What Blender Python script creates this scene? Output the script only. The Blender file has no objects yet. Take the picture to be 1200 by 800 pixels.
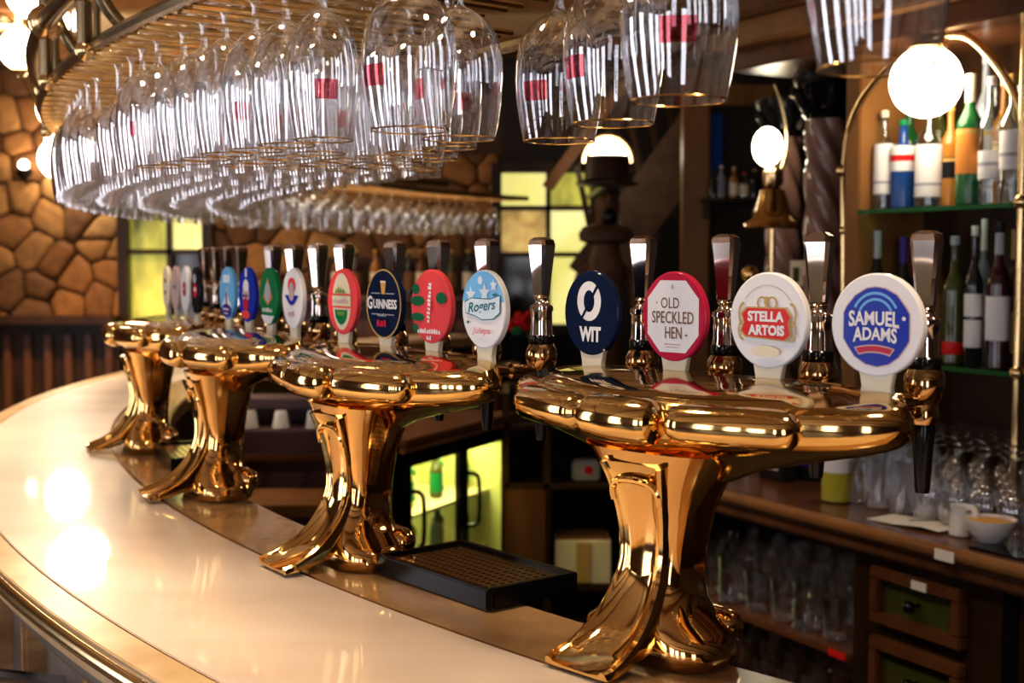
import bpy, bmesh, math, random
from math import sin, cos, pi, radians as R, atan2, hypot, sqrt
from mathutils import Vector, Matrix
random.seed(7)
scn = bpy.context.scene
COL = scn.collection

# ------------------------------------------------------------------ camera
F_PX = 1500.0
EYE = 1.56
PITCH = math.atan((400 - 305) / F_PX)
cam_d = bpy.data.cameras.new('camera')
cam = bpy.data.objects.new('camera', cam_d)
COL.objects.link(cam)
cam.location = (0, 0, EYE)
cam.rotation_euler = (pi / 2 - PITCH, 0, 0)
cam_d.sensor_width = 36.0
cam_d.lens = 36.0 * F_PX / 1200.0
cam_d.clip_start = 0.05
cam_d.dof.use_dof = True
cam_d.dof.focus_distance = 1.66
cam_d.dof.aperture_fstop = 5.6
scn.camera = cam

# ------------------------------------------------------------------ world, exposure
wd = bpy.data.worlds.new('world'); scn.world = wd
wd.use_nodes = True
bg = wd.node_tree.nodes['Background']
bg.inputs[0].default_value = (0.75, 0.85, 1.0, 1)
bg.inputs[1].default_value = 0.6
scn.view_settings.view_transform = 'Standard'
scn.view_settings.look = 'None'
scn.view_settings.gamma = 1.0
scn.view_settings.use_curve_mapping = False
scn.view_settings.exposure = 0.0
scn.cycles.max_bounces = 14
scn.cycles.transparent_max_bounces = 48
scn.cycles.transmission_bounces = 14
scn.cycles.glossy_bounces = 6
scn.cycles.diffuse_bounces = 3
scn.cycles.caustics_reflective = False
scn.cycles.caustics_refractive = False
scn.cycles.sample_clamp_indirect = 6.0

# ------------------------------------------------------------------ large lights
def area_light(name, loc, rot, sx, sy, power, color, shape='RECTANGLE', spread=pi):
    l = bpy.data.lights.new(name, 'AREA'); l.shape = shape
    l.size = sx; l.size_y = sy; l.energy = power; l.color = color
    o = bpy.data.objects.new(name, l); COL.objects.link(o)
    o.location = loc; o.rotation_euler = rot
    l.spread = spread
    return o
# daylight entering by tall windows behind the camera and in the wall on its left
FRONT_WIN = (-4.2, -2.5, 0.4)
LEFT_WIN = (-3.1, -1.5, 0.6, 3.2)
for wx in FRONT_WIN:
    area_light('window_daylight', (wx, -3.92, 1.5), (R(90), 0, 0), 0.8, 2.2, 24, (0.94, 0.91, 1.0))
for wy in LEFT_WIN:
    area_light('window_daylight', (-4.92, wy, 1.5), (R(90), 0, R(-90)), 0.8, 2.2, 24, (0.94, 0.91, 1.0))

# ------------------------------------------------------------------ pixel helpers (frame 1200 x 800)
def W(px, py, D):
    a = (px - 600) / F_PX; b = (400 - py) / F_PX
    d = Vector((a, cos(PITCH) + b * sin(PITCH), -sin(PITCH) + b * cos(PITCH)))
    return Vector((0, 0, EYE)) + d * (D / d.y)
def G(px, py, z):
    a = (px - 600) / F_PX; b = (400 - py) / F_PX
    d = Vector((a, cos(PITCH) + b * sin(PITCH), -sin(PITCH) + b * cos(PITCH)))
    return Vector((0, 0, EYE)) + d * ((z - EYE) / d.z)

# ------------------------------------------------------------------ materials
MATS = {}
def mat(name, color, rough=0.5, metal=0.0, spec=0.5, emit=0, emit_color=None, noise=None, bump=None, coat=0, trans=0, ior=1.45, alpha=1):
    """noise = (scale, second colour, detail, stretch xyz); bump = (scale, strength)"""
    m = bpy.data.materials.new(name); m.use_nodes = True
    nt = m.node_tree; b = nt.nodes['Principled BSDF']
    b.inputs['Base Color'].default_value = (*color, 1)
    b.inputs['Roughness'].default_value = rough
    b.inputs['Metallic'].default_value = metal
    b.inputs['Specular IOR Level'].default_value = spec
    b.inputs['Coat Weight'].default_value = coat
    b.inputs['Coat Roughness'].default_value = 0.05
    b.inputs['Transmission Weight'].default_value = trans
    b.inputs['IOR'].default_value = ior
    b.inputs['Alpha'].default_value = alpha
    if emit:
        b.inputs['Emission Color'].default_value = (*(emit_color or color), 1)
        b.inputs['Emission Strength'].default_value = emit
    if noise or bump:
        tc = nt.nodes.new('ShaderNodeTexCoord')
    if noise:
        mp = nt.nodes.new('ShaderNodeMapping'); nt.links.new(tc.outputs['Object'], mp.inputs[0])
        if len(noise) > 3: mp.inputs['Scale'].default_value = noise[3]
        n = nt.nodes.new('ShaderNodeTexNoise'); n.inputs['Scale'].default_value = noise[0]
        n.inputs['Detail'].default_value = noise[2] if len(noise) > 2 else 4
        nt.links.new(mp.outputs[0], n.inputs[0])
        cr = nt.nodes.new('ShaderNodeValToRGB')
        cr.color_ramp.elements[0].position = 0.32; cr.color_ramp.elements[1].position = 0.68
        cr.color_ramp.elements[0].color = (*color, 1); cr.color_ramp.elements[1].color = (*noise[1], 1)
        nt.links.new(n.outputs['Fac'], cr.inputs[0]); nt.links.new(cr.outputs[0], b.inputs['Base Color'])
        if emit: nt.links.new(cr.outputs[0], b.inputs['Emission Color'])
    if bump:
        n2 = nt.nodes.new('ShaderNodeTexNoise'); n2.inputs['Scale'].default_value = bump[0]; n2.inputs['Detail'].default_value = 4
        nt.links.new(tc.outputs['Object'], n2.inputs[0])
        bp = nt.nodes.new('ShaderNodeBump'); bp.inputs['Strength'].default_value = bump[1]; bp.inputs['Distance'].default_value = 0.02
        nt.links.new(n2.outputs['Fac'], bp.inputs['Height']); nt.links.new(bp.outputs[0], b.inputs['Normal'])
    MATS[name] = m
    return m
def thin_glass(name, tint=(1, 1, 1), refl=(0.95, 0.97, 1.0), base=0.04, rough=0.03, power=4.0):
    """single-walled clear glass: see-through, mirror-like towards the edges"""
    m = bpy.data.materials.new(name); m.use_nodes = True
    nt = m.node_tree; nt.nodes.clear()
    out = nt.nodes.new('ShaderNodeOutputMaterial')
    t = nt.nodes.new('ShaderNodeBsdfTransparent'); t.inputs[0].default_value = (*tint, 1)
    g = nt.nodes.new('ShaderNodeBsdfGlossy'); g.inputs[0].default_value = (*refl, 1); g.inputs['Roughness'].default_value = rough
    lw = nt.nodes.new('ShaderNodeLayerWeight'); lw.inputs['Blend'].default_value = 0.5
    pw = nt.nodes.new('ShaderNodeMath'); pw.operation = 'POWER'; pw.inputs[1].default_value = power
    nt.links.new(lw.outputs['Facing'], pw.inputs[0])
    ma = nt.nodes.new('ShaderNodeMath'); ma.operation = 'MULTIPLY_ADD'; ma.inputs[1].default_value = 0.9; ma.inputs[2].default_value = base
    ma.use_clamp = True
    nt.links.new(pw.outputs[0], ma.inputs[0])
    mx = nt.nodes.new('ShaderNodeMixShader')
    nt.links.new(ma.outputs[0], mx.inputs[0]); nt.links.new(t.outputs[0], mx.inputs[1]); nt.links.new(g.outputs[0], mx.inputs[2])
    nt.links.new(mx.outputs[0], out.inputs[0])
    MATS[name] = m
    return m
mat('brass', (0.82, 0.53, 0.19), 0.08, 1.0, bump=(14, 0.03))
mat('copper', (0.77, 0.46, 0.17), 0.07, 1.0, bump=(14, 0.03))
mat('rail_brass', (0.78, 0.54, 0.25), 0.18, 1.0)
mat('antique_brass', (0.34, 0.25, 0.14), 0.25, 1.0)
mat('chrome', (0.92, 0.80, 0.72), 0.10, 1.0)
mat('tap_brass', (0.62, 0.38, 0.17), 0.12, 1.0)
mat('steel', (0.55, 0.55, 0.57), 0.25, 1.0)
mat('black_plastic', (0.005, 0.004, 0.005), 0.14, spec=0.25)
mat('black_metal', (0.006, 0.005, 0.005), 0.2, spec=0.2)
mat('marble', (0.70, 0.53, 0.41), 0.34, noise=(2.0, (0.82, 0.68, 0.57), 7, (1, 3.2, 1)), coat=0.5)
mat('bar_wood', (0.30, 0.15, 0.06), 0.22, noise=(9, (0.48, 0.28, 0.12), 5, (1, 1, 4)), coat=0.4)
mat('bar_rim', (0.55, 0.34, 0.15), 0.25, noise=(12, (0.72, 0.50, 0.26), 5), coat=0.3)
mat('bar_front', (0.10, 0.075, 0.055), 0.5, noise=(7, (0.17, 0.13, 0.10), 5, (1, 1, 0.5)))
mat('dark_wood', (0.020, 0.009, 0.004), 0.3, spec=0.15, noise=(9, (0.045, 0.02, 0.008), 5, (1, 1, 0.25)))
mat('mahogany', (0.070, 0.023, 0.009), 0.26, spec=0.25, noise=(8, (0.13, 0.048, 0.018), 5, (1, 1, 0.3)))
mat('oak', (0.17, 0.066, 0.019), 0.35, spec=0.2, noise=(8, (0.27, 0.115, 0.034), 5, (1, 1, 0.3)))
mat('stair_wood', (0.055, 0.028, 0.015), 0.5, spec=0.2, noise=(10, (0.09, 0.048, 0.026), 4))
mat('column_wood', (.20, .10, .075), .22, noise=(9, (.30, .16, .12), 4), coat=.4)
mat('carving', (0.065, 0.026, 0.010), 0.45, spec=0.2, noise=(9, (0.12, 0.05, 0.018), 4))
mat('plum_wood', (0.065, 0.03, 0.035), 0.45)
mat('ceiling', (0.62, 0.38, 0.20), 0.6, noise=(3, (0.70, 0.46, 0.27), 4))
mat('floor', (0.03, 0.018, 0.012), 0.45, noise=(6, (0.05, 0.03, 0.02), 4))
mat('plaster', (0.10, 0.05, 0.025), 0.8, noise=(4, (0.14, 0.075, 0.04), 4))
mat('dim_plaster', (0.018, 0.010, 0.006), 0.8)  # darker plaster copy, the background's dimness put into its colour
mat('mortar', (0.06, 0.026, 0.010), 0.9)
for k, c in enumerate([(0.36, 0.14, 0.036), (0.43, 0.19, 0.052), (0.25, 0.095, 0.024), (0.50, 0.25, 0.080), (0.17, 0.068, 0.020)]):
    mat('stone_%d' % k, c, 0.8, noise=(14, tuple(x * 0.62 for x in c), 6), bump=(22, 0.5))
mat('porcelain', (0.80, 0.77, 0.74), 0.2, coat=0.5)
mat('paper', (0.78, 0.72, 0.66), 0.7)
mat('lamp_glow', (1, 0.93, 0.80), 0.4, emit=22.0, emit_color=(1.0, 0.86, 0.62))
mat('lamp_glow_soft', (1, 0.9, 0.7), 0.4, emit=3.0, emit_color=(1.0, 0.85, 0.55))
mat('fridge_light', (0.8, 0.9, 0.4), 0.5, emit=1.2, emit_color=(0.80, 0.85, 0.30))
mat('window_glow', (0.05, 0.055, 0.0), 0.3, emit=0.8, noise=(5.5, (0.80, 0.72, 0.10), 4, (1, 1, 0.35)))
mat('window_bright', (0.75, 0.68, 0.16), 0.3, emit=1.0, noise=(3.0, (1.0, 0.90, 0.36), 3))
mat('window_amber', (0.20, 0.11, 0.02), 0.3, emit=0.7, noise=(7.0, (0.85, 0.55, 0.16), 4))
mat('daylight_glass', (0.9, 0.95, 1), 0.1, emit=1.5, emit_color=(0.86, 0.93, 1.0))
thin_glass('packed_glass', base=0.25, power=1.5, rough=0.03, refl=(1.0, 0.97, 0.97))
thin_glass('clear_glass', base=0.14, power=2.2, rough=0.01)
thin_glass('goblet_glass', base=0.17, power=2.0, rough=0.012)
thin_glass('fridge_glass', base=0.03)
thin_glass('shelf_glass', tint=(0.55, 0.75, 0.62), base=0.08)
thin_glass('red_print', tint=(0.88, 0.20, 0.26), base=0.06, refl=(0.9, 0.6, 0.6))
mat('fridge_lining', (0.70, 0.72, 0.30), 0.5)
mat('gold_rim', (0.9, 0.6, 0.2), 0.15, 1.0)
for n, c in dict(white=(0.84, 0.80, 0.78), cream=(0.80, 0.68, 0.48), navy=(0.008, 0.014, 0.04), red=(0.68, 0.015, 0.015), crimson=(0.52, 0.02, 0.055), coral=(0.80, 0.07, 0.075),
                 blue=(0.014, 0.035, 0.38), sky=(0.16, 0.46, 0.80), pale=(0.66, 0.78, 0.86), green=(0.01, 0.17, 0.055), leaf=(0.015, 0.12, 0.05), olive=(0.13, 0.28, 0.05), teal=(0.0, 0.14, 0.17),
                 gold=(0.55, 0.34, 0.10), black=(0.012, 0.012, 0.015), pink=(0.78, 0.18, 0.26), grey=(0.42, 0.42, 0.46), amber=(0.70, 0.36, 0.08), violet=(0.05, 0.03, 0.22), rose=(0.62, 0.42, 0.38), brown=(0.20, 0.09, 0.035), orange=(0.70, 0.25, 0.05)).items():
    mat('print_' + n, c, 0.10, spec=0.06)
for n, c in dict(green=(0.01, 0.10, 0.025), dark=(0.012, 0.012, 0.012), amber=(0.14, 0.05, 0.008), blue=(0.01, 0.05, 0.22), olive=(0.05, 0.055, 0.01), yellow=(0.42, 0.36, 0.03), wine=(0.03, 0.005, 0.008), whiskey=(0.35, 0.14, 0.02), grey=(0.20, 0.22, 0.26), red=(0.4, 0.02, 0.02)).items():
    mat('bottle_' + n, c, 0.07, spec=0.5)

thin_glass('bottle_clear', tint=(0.80, 0.84, 0.82), base=0.10, power=2.5)
# ------------------------------------------------------------------ mesh helpers
class MB:
    def __init__(s): s.v = []; s.f = []; s.m = []; s.mi = 0
    def add(s, vs, fs):
        o = len(s.v); s.v += [tuple(p) for p in vs]
        for q in fs: s.f.append(tuple(o + i for i in q)); s.m.append(s.mi)
        return s
    def box(s, c, size, M=None):
        x, y, z = size[0] / 2, size[1] / 2, size[2] / 2
        vs = [Vector((a * x, b * y, d * z)) for a in (-1, 1) for b in (-1, 1) for d in (-1, 1)]
        if M: vs = [M @ p for p in vs]
        vs = [p + Vector(c) for p in vs]
        return s.add(vs, [(0, 1, 3, 2), (4, 6, 7, 5), (0, 4, 5, 1), (2, 3, 7, 6), (0, 2, 6, 4), (1, 5, 7, 3)])
    def rings(s, rs, closed=True, cap0=True, cap1=True, loop=False):
        n = len(rs[0]); o = len(s.v)
        for r in rs: s.v += [tuple(p) for p in r]
        K = len(rs)
        for k in range(K if loop else K - 1):
            a = o + k * n; b = o + ((k + 1) % K) * n
            for i in range(n if closed else n - 1):
                j = (i + 1) % n
                s.f.append((a + i, a + j, b + j, b + i)); s.m.append(s.mi)
        if closed and not loop:
            if cap0: s.f.append(tuple(o + i for i in reversed(range(n)))); s.m.append(s.mi)
            if cap1: s.f.append(tuple(o + (K - 1) * n + i for i in range(n))); s.m.append(s.mi)
        return s
    def lathe(s, prof, n=20, c=(0, 0, 0), cap0=True, cap1=True, M=None):
        rs = []
        for r, z in prof:
            ring = [Vector((r * cos(2 * pi * i / n), r * sin(2 * pi * i / n), z)) for i in range(n)]
            if M: ring = [M @ p for p in ring]
            rs.append([p + Vector(c) for p in ring])
        return s.rings(rs, True, cap0, cap1)
    def tube(s, path, r, n=8, closed=False, caps=True):
        P = [Vector(p) for p in path]; K = len(P); rs = []
        rr = r if isinstance(r, (list, tuple)) else [r] * K
        up = Vector((0, 0, 1)); prev = None
        for k in range(K):
            if closed: t = P[(k + 1) % K] - P[k - 1]
            else: t = P[min(k + 1, K - 1)] - P[max(k - 1, 0)]
            t.normalize()
            if prev is None:
                a = t.cross(up)
                if a.length < 1e-3: a = t.cross(Vector((1, 0, 0)))
            else: a = prev - t * prev.dot(t)
            a.normalize(); prev = a; b = t.cross(a)
            rs.append([P[k] + (a * cos(2 * pi * i / n) + b * sin(2 * pi * i / n)) * rr[k] for i in range(n)])
        return s.rings(rs, True, caps, caps, loop=closed)
    def sphere(s, c, r, n=16, sc=(1, 1, 1)):
        k = max(6, n // 2)
        prof = [(max(1e-4, sin(pi * i / k)), -cos(pi * i / k)) for i in range(k + 1)]
        rs = [[Vector((a * cos(2 * pi * i / n) * r * sc[0], a * sin(2 * pi * i / n) * r * sc[1], z * r * sc[2])) + Vector(c) for i in range(n)] for a, z in prof]
        return s.rings(rs)
    def build(s, name, mats, parent=None, smooth=True, bevel=0, M=None, angle=38):
        me = bpy.data.meshes.new(name)
        vs = [M @ Vector(p) for p in s.v] if M else s.v
        me.from_pydata(vs, [], s.f)
        for m in ([mats] if isinstance(mats, str) else mats): me.materials.append(MATS[m])
        if any(s.m): me.polygons.foreach_set('material_index', s.m)
        bm = bmesh.new(); bm.from_mesh(me)
        bmesh.ops.recalc_face_normals(bm, faces=bm.faces); 
        if bevel: bmesh.ops.bevel(bm, geom=[e for e in bm.edges if e.is_manifold and e.calc_face_angle(0) > 0.5], offset=bevel, segments=2, affect='EDGES', clamp_overlap=True)
        bm.to_mesh(me); bm.free()
        if smooth:
            me.polygons.foreach_set('use_smooth', [True] * len(me.polygons))
            me.set_sharp_from_angle(angle=R(angle))
        o = bpy.data.objects.new(name, me); COL.objects.link(o)
        if parent: o.parent = parent
        return o
def tag(o, label=None, cat=None, group=None, kind=None):
    if label: o['label'] = label
    if cat: o['category'] = cat
    if group: o['group'] = group
    if kind: o['kind'] = kind
    return o
def thing(name, label, cat, loc=(0, 0, 0), rz=0, group=None):
    o = bpy.data.objects.new(name, None); COL.objects.link(o); o.empty_display_size = 0.05
    o.location = loc; o.rotation_euler = (0, 0, rz)
    return tag(o, label, cat, group)
def struct(mb, name, m, **k):
    o = mb.build(name, m, **k); o['kind'] = 'structure'; return o
def linked(src, name, parent, loc=None):
    c = bpy.data.objects.new(name, src.data if hasattr(src, 'data') else src); COL.objects.link(c); c.parent = parent
    if loc: c.location = loc
    return c
def spline(pts, n=8, closed=False):
    P = [Vector(p) for p in pts]; K = len(P); out = []
    for k in range(K if closed else K - 1):
        g = lambda i: P[i % K] if closed else P[min(max(i, 0), K - 1)]
        p0, p1, p2, p3 = g(k - 1), g(k), g(k + 1), g(k + 2)
        for j in range(n):
            t = j / n
            out.append(0.5 * ((2 * p1) + (p2 - p0) * t + (2 * p0 - 5 * p1 + 4 * p2 - p3) * t * t + (3 * p1 - p0 - 3 * p2 + p3) * t ** 3))
    if not closed: out.append(P[-1].copy())
    return out
def slice_text(txt, w, h, bold=0.0, shear=0.0):
    """flat letter mesh (verts, faces) fitted into w x h, centred"""
    cu = bpy.data.curves.new('lettering', 'FONT'); cu.body = txt; cu.align_x = 'CENTER'; cu.resolution_u = 3
    cu.offset = bold; cu.shear = shear
    ob = bpy.data.objects.new('lettering', cu)
    me = ob.to_mesh()
    vs = [v.co.copy() for v in me.vertices]; fs = [tuple(p.vertices) for p in me.polygons]
    ob.to_mesh_clear(); bpy.data.objects.remove(ob); bpy.data.curves.remove(cu)
    x0 = min(v.x for v in vs); x1 = max(v.x for v in vs); y0 = min(v.y for v in vs); y1 = max(v.y for v in vs)
    return [((v.x - (x0 + x1) / 2) / (x1 - x0) * w, (v.y - (y0 + y1) / 2) / (y1 - y0) * h) for v in vs], fs

# ------------------------------------------------------------------ the round bar
BC = Vector((3.72, 4.82, 0))
def polar(r, a, z=0.0):
    """a in degrees, 0 towards the camera side, 90 to the left"""
    return Vector((BC.x - r * sin(R(a)), BC.y - r * cos(R(a)), z))
def arc_block(mb, r0, r1, z0, z1, a0, a1, n):
    rs = []
    for k in range(n + 1):
        a = a0 + (a1 - a0) * k / n
        rs.append([polar(r0, a, z0), polar(r1, a, z0), polar(r1, a, z1), polar(r0, a, z1)])
    return mb.rings(rs)
def arc_tube(mb, r, z, rad, a0, a1, n, sides=10):
    return mb.tube([polar(r, a0 + (a1 - a0) * k / n, z) for k in range(n + 1)], rad, sides)

# ================================================================== SETTING
ZB = 1.10           # height of the bar top
WY = 9.0            # back wall
def wall_box(name, c, size, m):
    return struct(MB().box(c, size), name, m, smooth=False)
wall_box('floor', (1, 2.5, -0.05), (13, 14, 0.1), 'floor')
ceil = wall_box('ceiling', (1, 2.5, 3.05), (13, 14, 0.1), 'ceiling')
for k in range(9):
    b = MB().box((1, -3.2 + k * 1.45, 2.95), (12.8, 0.14, 0.12)).build('ceiling_beam', 'oak', ceil, smooth=False, bevel=0.01)
wall_back = wall_box('wall_back', (1, WY + 0.1, 1.5), (13, 0.2, 3), 'mortar')
wall_box('wall_right', (7.1, 2.5, 1.5), (0.2, 13, 3), 'plaster')
wall_box('wall_left', (-5.1, 2.5, 1.5), (0.2, 13, 3), 'plaster')
wall_box('wall_front', (1, -4.1, 1.5), (13, 0.2, 3), 'plaster')
# daylight windows behind the camera
def day_window(n, c, rz):
    T = Matrix.Translation(c) @ Matrix.Rotation(rz, 4, 'Z')
    w = MB()
    for sx in (-0.46, 0.46): w.box((sx, 0, 0), (0.08, 0.08, 2.38))
    for sz in (-1.15, 1.15): w.box((0, 0, sz), (0.84, 0.08, 0.08))
    o = struct(w, 'window_%d' % n, 'oak', M=T, smooth=False)
    MB().box((0, 0.01, 0), (0.84, 0.01, 2.22)).build('pane', 'daylight_glass', o, M=T, smooth=False)
    MB().box((0, -0.01, 0.35), (0.84, 0.03, 0.04)).build('glazing_bar', 'oak', o, M=T, smooth=False)
n = 4
for wx in FRONT_WIN:
    day_window(n, (wx, -3.96, 1.5), pi); n += 1
for wy in LEFT_WIN:
    day_window(n, (-4.96, wy, 1.5), R(90)); n += 1

# ---- stone facing of the back wall
def clip(poly, p, nrm):
    out = []
    for i in range(len(poly)):
        a, b = poly[i], poly[(i + 1) % len(poly)]
        da = (a[0] - p[0]) * nrm[0] + (a[1] - p[1]) * nrm[1]; db = (b[0] - p[0]) * nrm[0] + (b[1] - p[1]) * nrm[1]
        if da <= 0: out.append(a)
        if (da < 0 < db) or (db < 0 < da):
            t = da / (da - db); out.append((a[0] + (b[0] - a[0]) * t, a[1] + (b[1] - a[1]) * t))
    return out
def stones(parent, x0, x1, z0, z1, y, sx, sz, rnd):
    seeds = []
    nx = int((x1 - x0) / sx); nz = int((z1 - z0) / sz)
    for j in range(-1, nz + 2):
        for i in range(-1, nx + 2):
            seeds.append((x0 + (i + 0.5 + 0.5 * (j % 2)) * sx + rnd.uniform(-.46, .46) * sx, z0 + (j + 0.5) * sz + rnd.uniform(-.46, .46) * sz))
    for s in seeds:
        poly = [(x0, z0), (x1, z0), (x1, z1), (x0, z1)]
        for t in seeds:
            if t is s: continue
            dx, dz = t[0] - s[0], t[1] - s[1]; d = hypot(dx, dz)
            if d > 3 * sx: continue
            poly = clip(poly, (s[0] + dx * .5 - dx / d * .005, s[1] + dz * .5 - dz / d * .005), (dx, dz))
            if len(poly) < 3: break
        if len(poly) < 3: continue
        # round the corners once
        q = []
        for i in range(len(poly)):
            a, b = poly[i], poly[(i + 1) % len(poly)]
            q.append((a[0] * .88 + b[0] * .12, a[1] * .88 + b[1] * .12)); q.append((a[0] * .12 + b[0] * .88, a[1] * .12 + b[1] * .88))
        cx = sum(p[0] for p in q) / len(q); cz = sum(p[1] for p in q) / len(q)
        if max(hypot(p[0] - cx, p[1] - cz) for p in q) < .03: continue
        th = rnd.uniform(.03, .075); m = MB(); rs = []
        for k, d in ((1.0, 0), (.98, .6), (.9, .9), (.6, 1.05)):
            rs.append([(cx + (p[0] - cx) * k, y - d * th, cz + (p[1] - cz) * k) for p in q])
        m.rings(rs); m.build('stone', 'stone_%d' % rnd.choice([0, 0, 1, 1, 2, 3, 4]), parent, angle=60)
rnd = random.Random(3)
xa, xb = -4.3, (147 - 600) / F_PX * WY
stones(wall_back, xa, xb, 1.1, 2.98, WY, .25, .2, rnd)
xc, xd = (247 - 600) / F_PX * WY, (585 - 600) / F_PX * WY
stones(wall_back, xc, xd, 1.25, 2.3, WY, .27, .21, rnd)
# dim panelled stretch of the back wall behind the carved figure and the staircase
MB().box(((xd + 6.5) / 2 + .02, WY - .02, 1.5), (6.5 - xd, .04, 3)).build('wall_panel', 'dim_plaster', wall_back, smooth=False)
# dark wainscot below the stones
wn = MB().box(((xa + xb) / 2, WY - .08, .56), (xb - xa, .16, 1.12)).build('wainscot', 'dark_wood', wall_back, smooth=False)
for k in range(12):
    MB().box((xa + .1 + k * .14 + .3, WY - .18, .6), (.05, .05, .9)).build('wainscot_post', 'mahogany', wall_back, smooth=False, bevel=.008)
MB().box(((xa + xb) / 2, WY - .16, 1.15), (xb - xa, .36, .06)).build('wainscot_ledge', 'dark_wood', wall_back, smooth=False, bevel=.01)

def lit_window(n, px0, px1, z0, z1, mullions, bars, mats, Y=WY):
    x0, x1 = (px0 - 600) / F_PX * Y, (px1 - 600) / F_PX * Y
    fr = MB(); cx = (x0 + x1) / 2; cz = (z0 + z1) / 2
    for x in (x0 - .035, x1 + .035): fr.box((x, Y - .05, cz), (.07, .14, z1 - z0 + .14))
    for z in (z0 - .035, z1 + .035): fr.box((cx, Y - .05, z), (x1 - x0, .14, .07))
    o = struct(fr, 'window_%d' % n, 'dark_wood', smooth=False)
    xs = [x0] + [(p - 600) / F_PX * Y for p in mullions] + [x1]; zs = [z0] + bars + [z1]
    for x in xs[1:-1]: MB().box((x, Y - .05, cz), (.035, .08, z1 - z0)).build('mullion', 'dark_wood', o, smooth=False)
    for z in zs[1:-1]: MB().box((cx, Y - .05, z), (x1 - x0, .08, .035)).build('glazing_bar', 'dark_wood', o, smooth=False)
    k = 0
    for i in range(len(xs) - 1):
        for j in range(len(zs) - 1):
            MB().box(((xs[i] + xs[i + 1]) / 2, Y - .03, (zs[j] + zs[j + 1]) / 2), (xs[i + 1] - xs[i], .012, zs[j + 1] - zs[j])).build('pane', mats[k % len(mats)], o, smooth=False); k += 1
    return o
# mats run column by column, bottom to top
lit_window(1, 156, 242, 1.0, 2.6, [203], [1.62], ['window_glow', 'window_glow', 'bottle_dark', 'window_bright'])
lit_window(2, 588, 690, 1.12, 2.16, [642], [1.6, 1.92], ['bottle_dark', 'window_amber', 'window_bright', 'window_bright', 'window_bright', 'window_glow'], WY - .05)

# ---- bar: one continuous counter, its tops are separate slabs
bar = thing('round_bar_counter', 'curved bar counter with pale polished stone top and wooden edges', 'bar counter')
A0, A1 = 18, 128
def bar_part(name, m, *a, **k):
    o = arc_block(MB(), *a).build(name, m, bar, **k); return o
bar_part('stone_top', 'marble', 5.0, 5.31, ZB - .04, ZB, A0, A1, 120, bevel=.0012)
bar_part('inner_wooden_strip', 'bar_wood', 4.845, 4.997, ZB - .05, ZB - .001, A0, A1, 120, bevel=.004)
bar_part('outer_wooden_rim', 'bar_rim', 5.3125, 5.360, ZB - .045, ZB, A0, A1, 120, bevel=.0015)
arc_tube(MB(), 5.364, ZB - .016, .011, A0, A1, 140).build('edge_bead', 'rail_brass', bar)
bar_part('front_panel', 'bar_front', 5.22, 5.26, 0.0, ZB - .05, A0, A1, 90)
bar_part('rear_panel', 'dark_wood', 4.86, 4.90, 0.0, ZB - .05, A0, A1, 90)
arc_tube(MB(), 5.30, ZB - .075, .03, A0, A1, 120).build('under_moulding', 'bar_front', bar)
for k in range(26):
    a = A0 + 3 + k * 4.2
    MB().box((0, 0, 0), (.03, .05, .95), Matrix.Rotation(-R(a), 3, 'Z')).build('front_pilaster', 'bar_wood', bar, smooth=False, bevel=.006, M=Matrix.Translation(polar(5.27, a, .52)))
# brass purse rail under the overhang
rail = thing('brass_bar_rail', 'brass rail on brackets running below the outer edge of the bar', 'rail')
arc_tube(MB(), 5.45, .86, .018, 40, 100, 60).build('tube', 'rail_brass', rail)
for k in range(9):
    a = 44 + k * 6.6
    MB().tube([polar(5.262, a, .90), polar(5.36, a, .93), polar(5.42, a, .90), polar(5.45, a, .86)], .010, 8).build('bracket', 'steel', rail)
    MB().sphere(polar(5.45, a, .86), .027, 12).build('bracket_ball', 'steel', rail)

# ================================================================== BEER TOWERS
def rrect(hu, hv, cu, cv, z, n=32, e=3.0):
    out = []
    for i in range(n):
        t = 2 * pi * i / n; c, s = cos(t), sin(t)
        out.append(Vector((cu + hu * math.copysign(abs(c) ** (2 / e), c), -(cv + hv * math.copysign(abs(s) ** (2 / e), s)), z)))
    return out
def head_mesh():
    half = [(0, .094), (.055, .090), (.12, .077), (.20, .052), (.262, .020), (.288, -.020), (.264, -.062), (.2, -.084), (.1, -.09), (0, -.09)]
    ctl = half + [(-u, v) for u, v in reversed(half[1:-1])]
    ol = spline([(u + .008, v, 0) for u, v in ctl], 5, True)
    prof = [(.10, .319), (.45, .318), (.74, .315), (.82, .309), (.90, .311), (.965, .305), (.995, .296), (1.0, .285), (.99, .274), (.95, .265), (.86, .256), (.66, .243), (.42, .226), (.30, .21)]
    rs = []
    for k, z in prof:
        ring = []
        for p in ol:
            u, v = p.x * k, p.y * k + (1 - k) * .008
            zz = z + (max(0, -v) * .15 - max(0, v) * .10 if z > .3 else 0)
            ring.append((u, -v, zz))
        rs.append(ring)
    return MB().rings(rs)
def pill(p0, p1, r, bow=0.0):
    P = []; rad = []
    for t, q in ((0, .25), (.025, .62), (.07, .9), (.15, 1), (.5, 1.03), (.85, 1), (.93, .9), (.975, .62), (1, .25)):
        a = Vector(p0).lerp(Vector(p1), t); a.y -= bow * 4 * t * (1 - t); P.append(a); rad.append(r * q)
    return MB().tube(P, rad, 16)
SEC = [(.242, .105, .064, .012), (.224, .088, .058, .012), (.20, .070, .052, .012), (.17, .056, .046, .012), (.13, .047, .042, .013), (.095, .045, .042, .016),
       (.07, .052, .046, .021), (.05, .068, .052, .024), (.036, .088, .056, .025), (.026, .098, .058, .024), (.014, .101, .06, .024), (.006, .096, .058, .024), (0, .092, .056, .024)]
def pedestal_mesh():
    return MB().rings([rrect(hu, hv, 0, cv, z) for z, hu, hv, cv in SEC])
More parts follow.
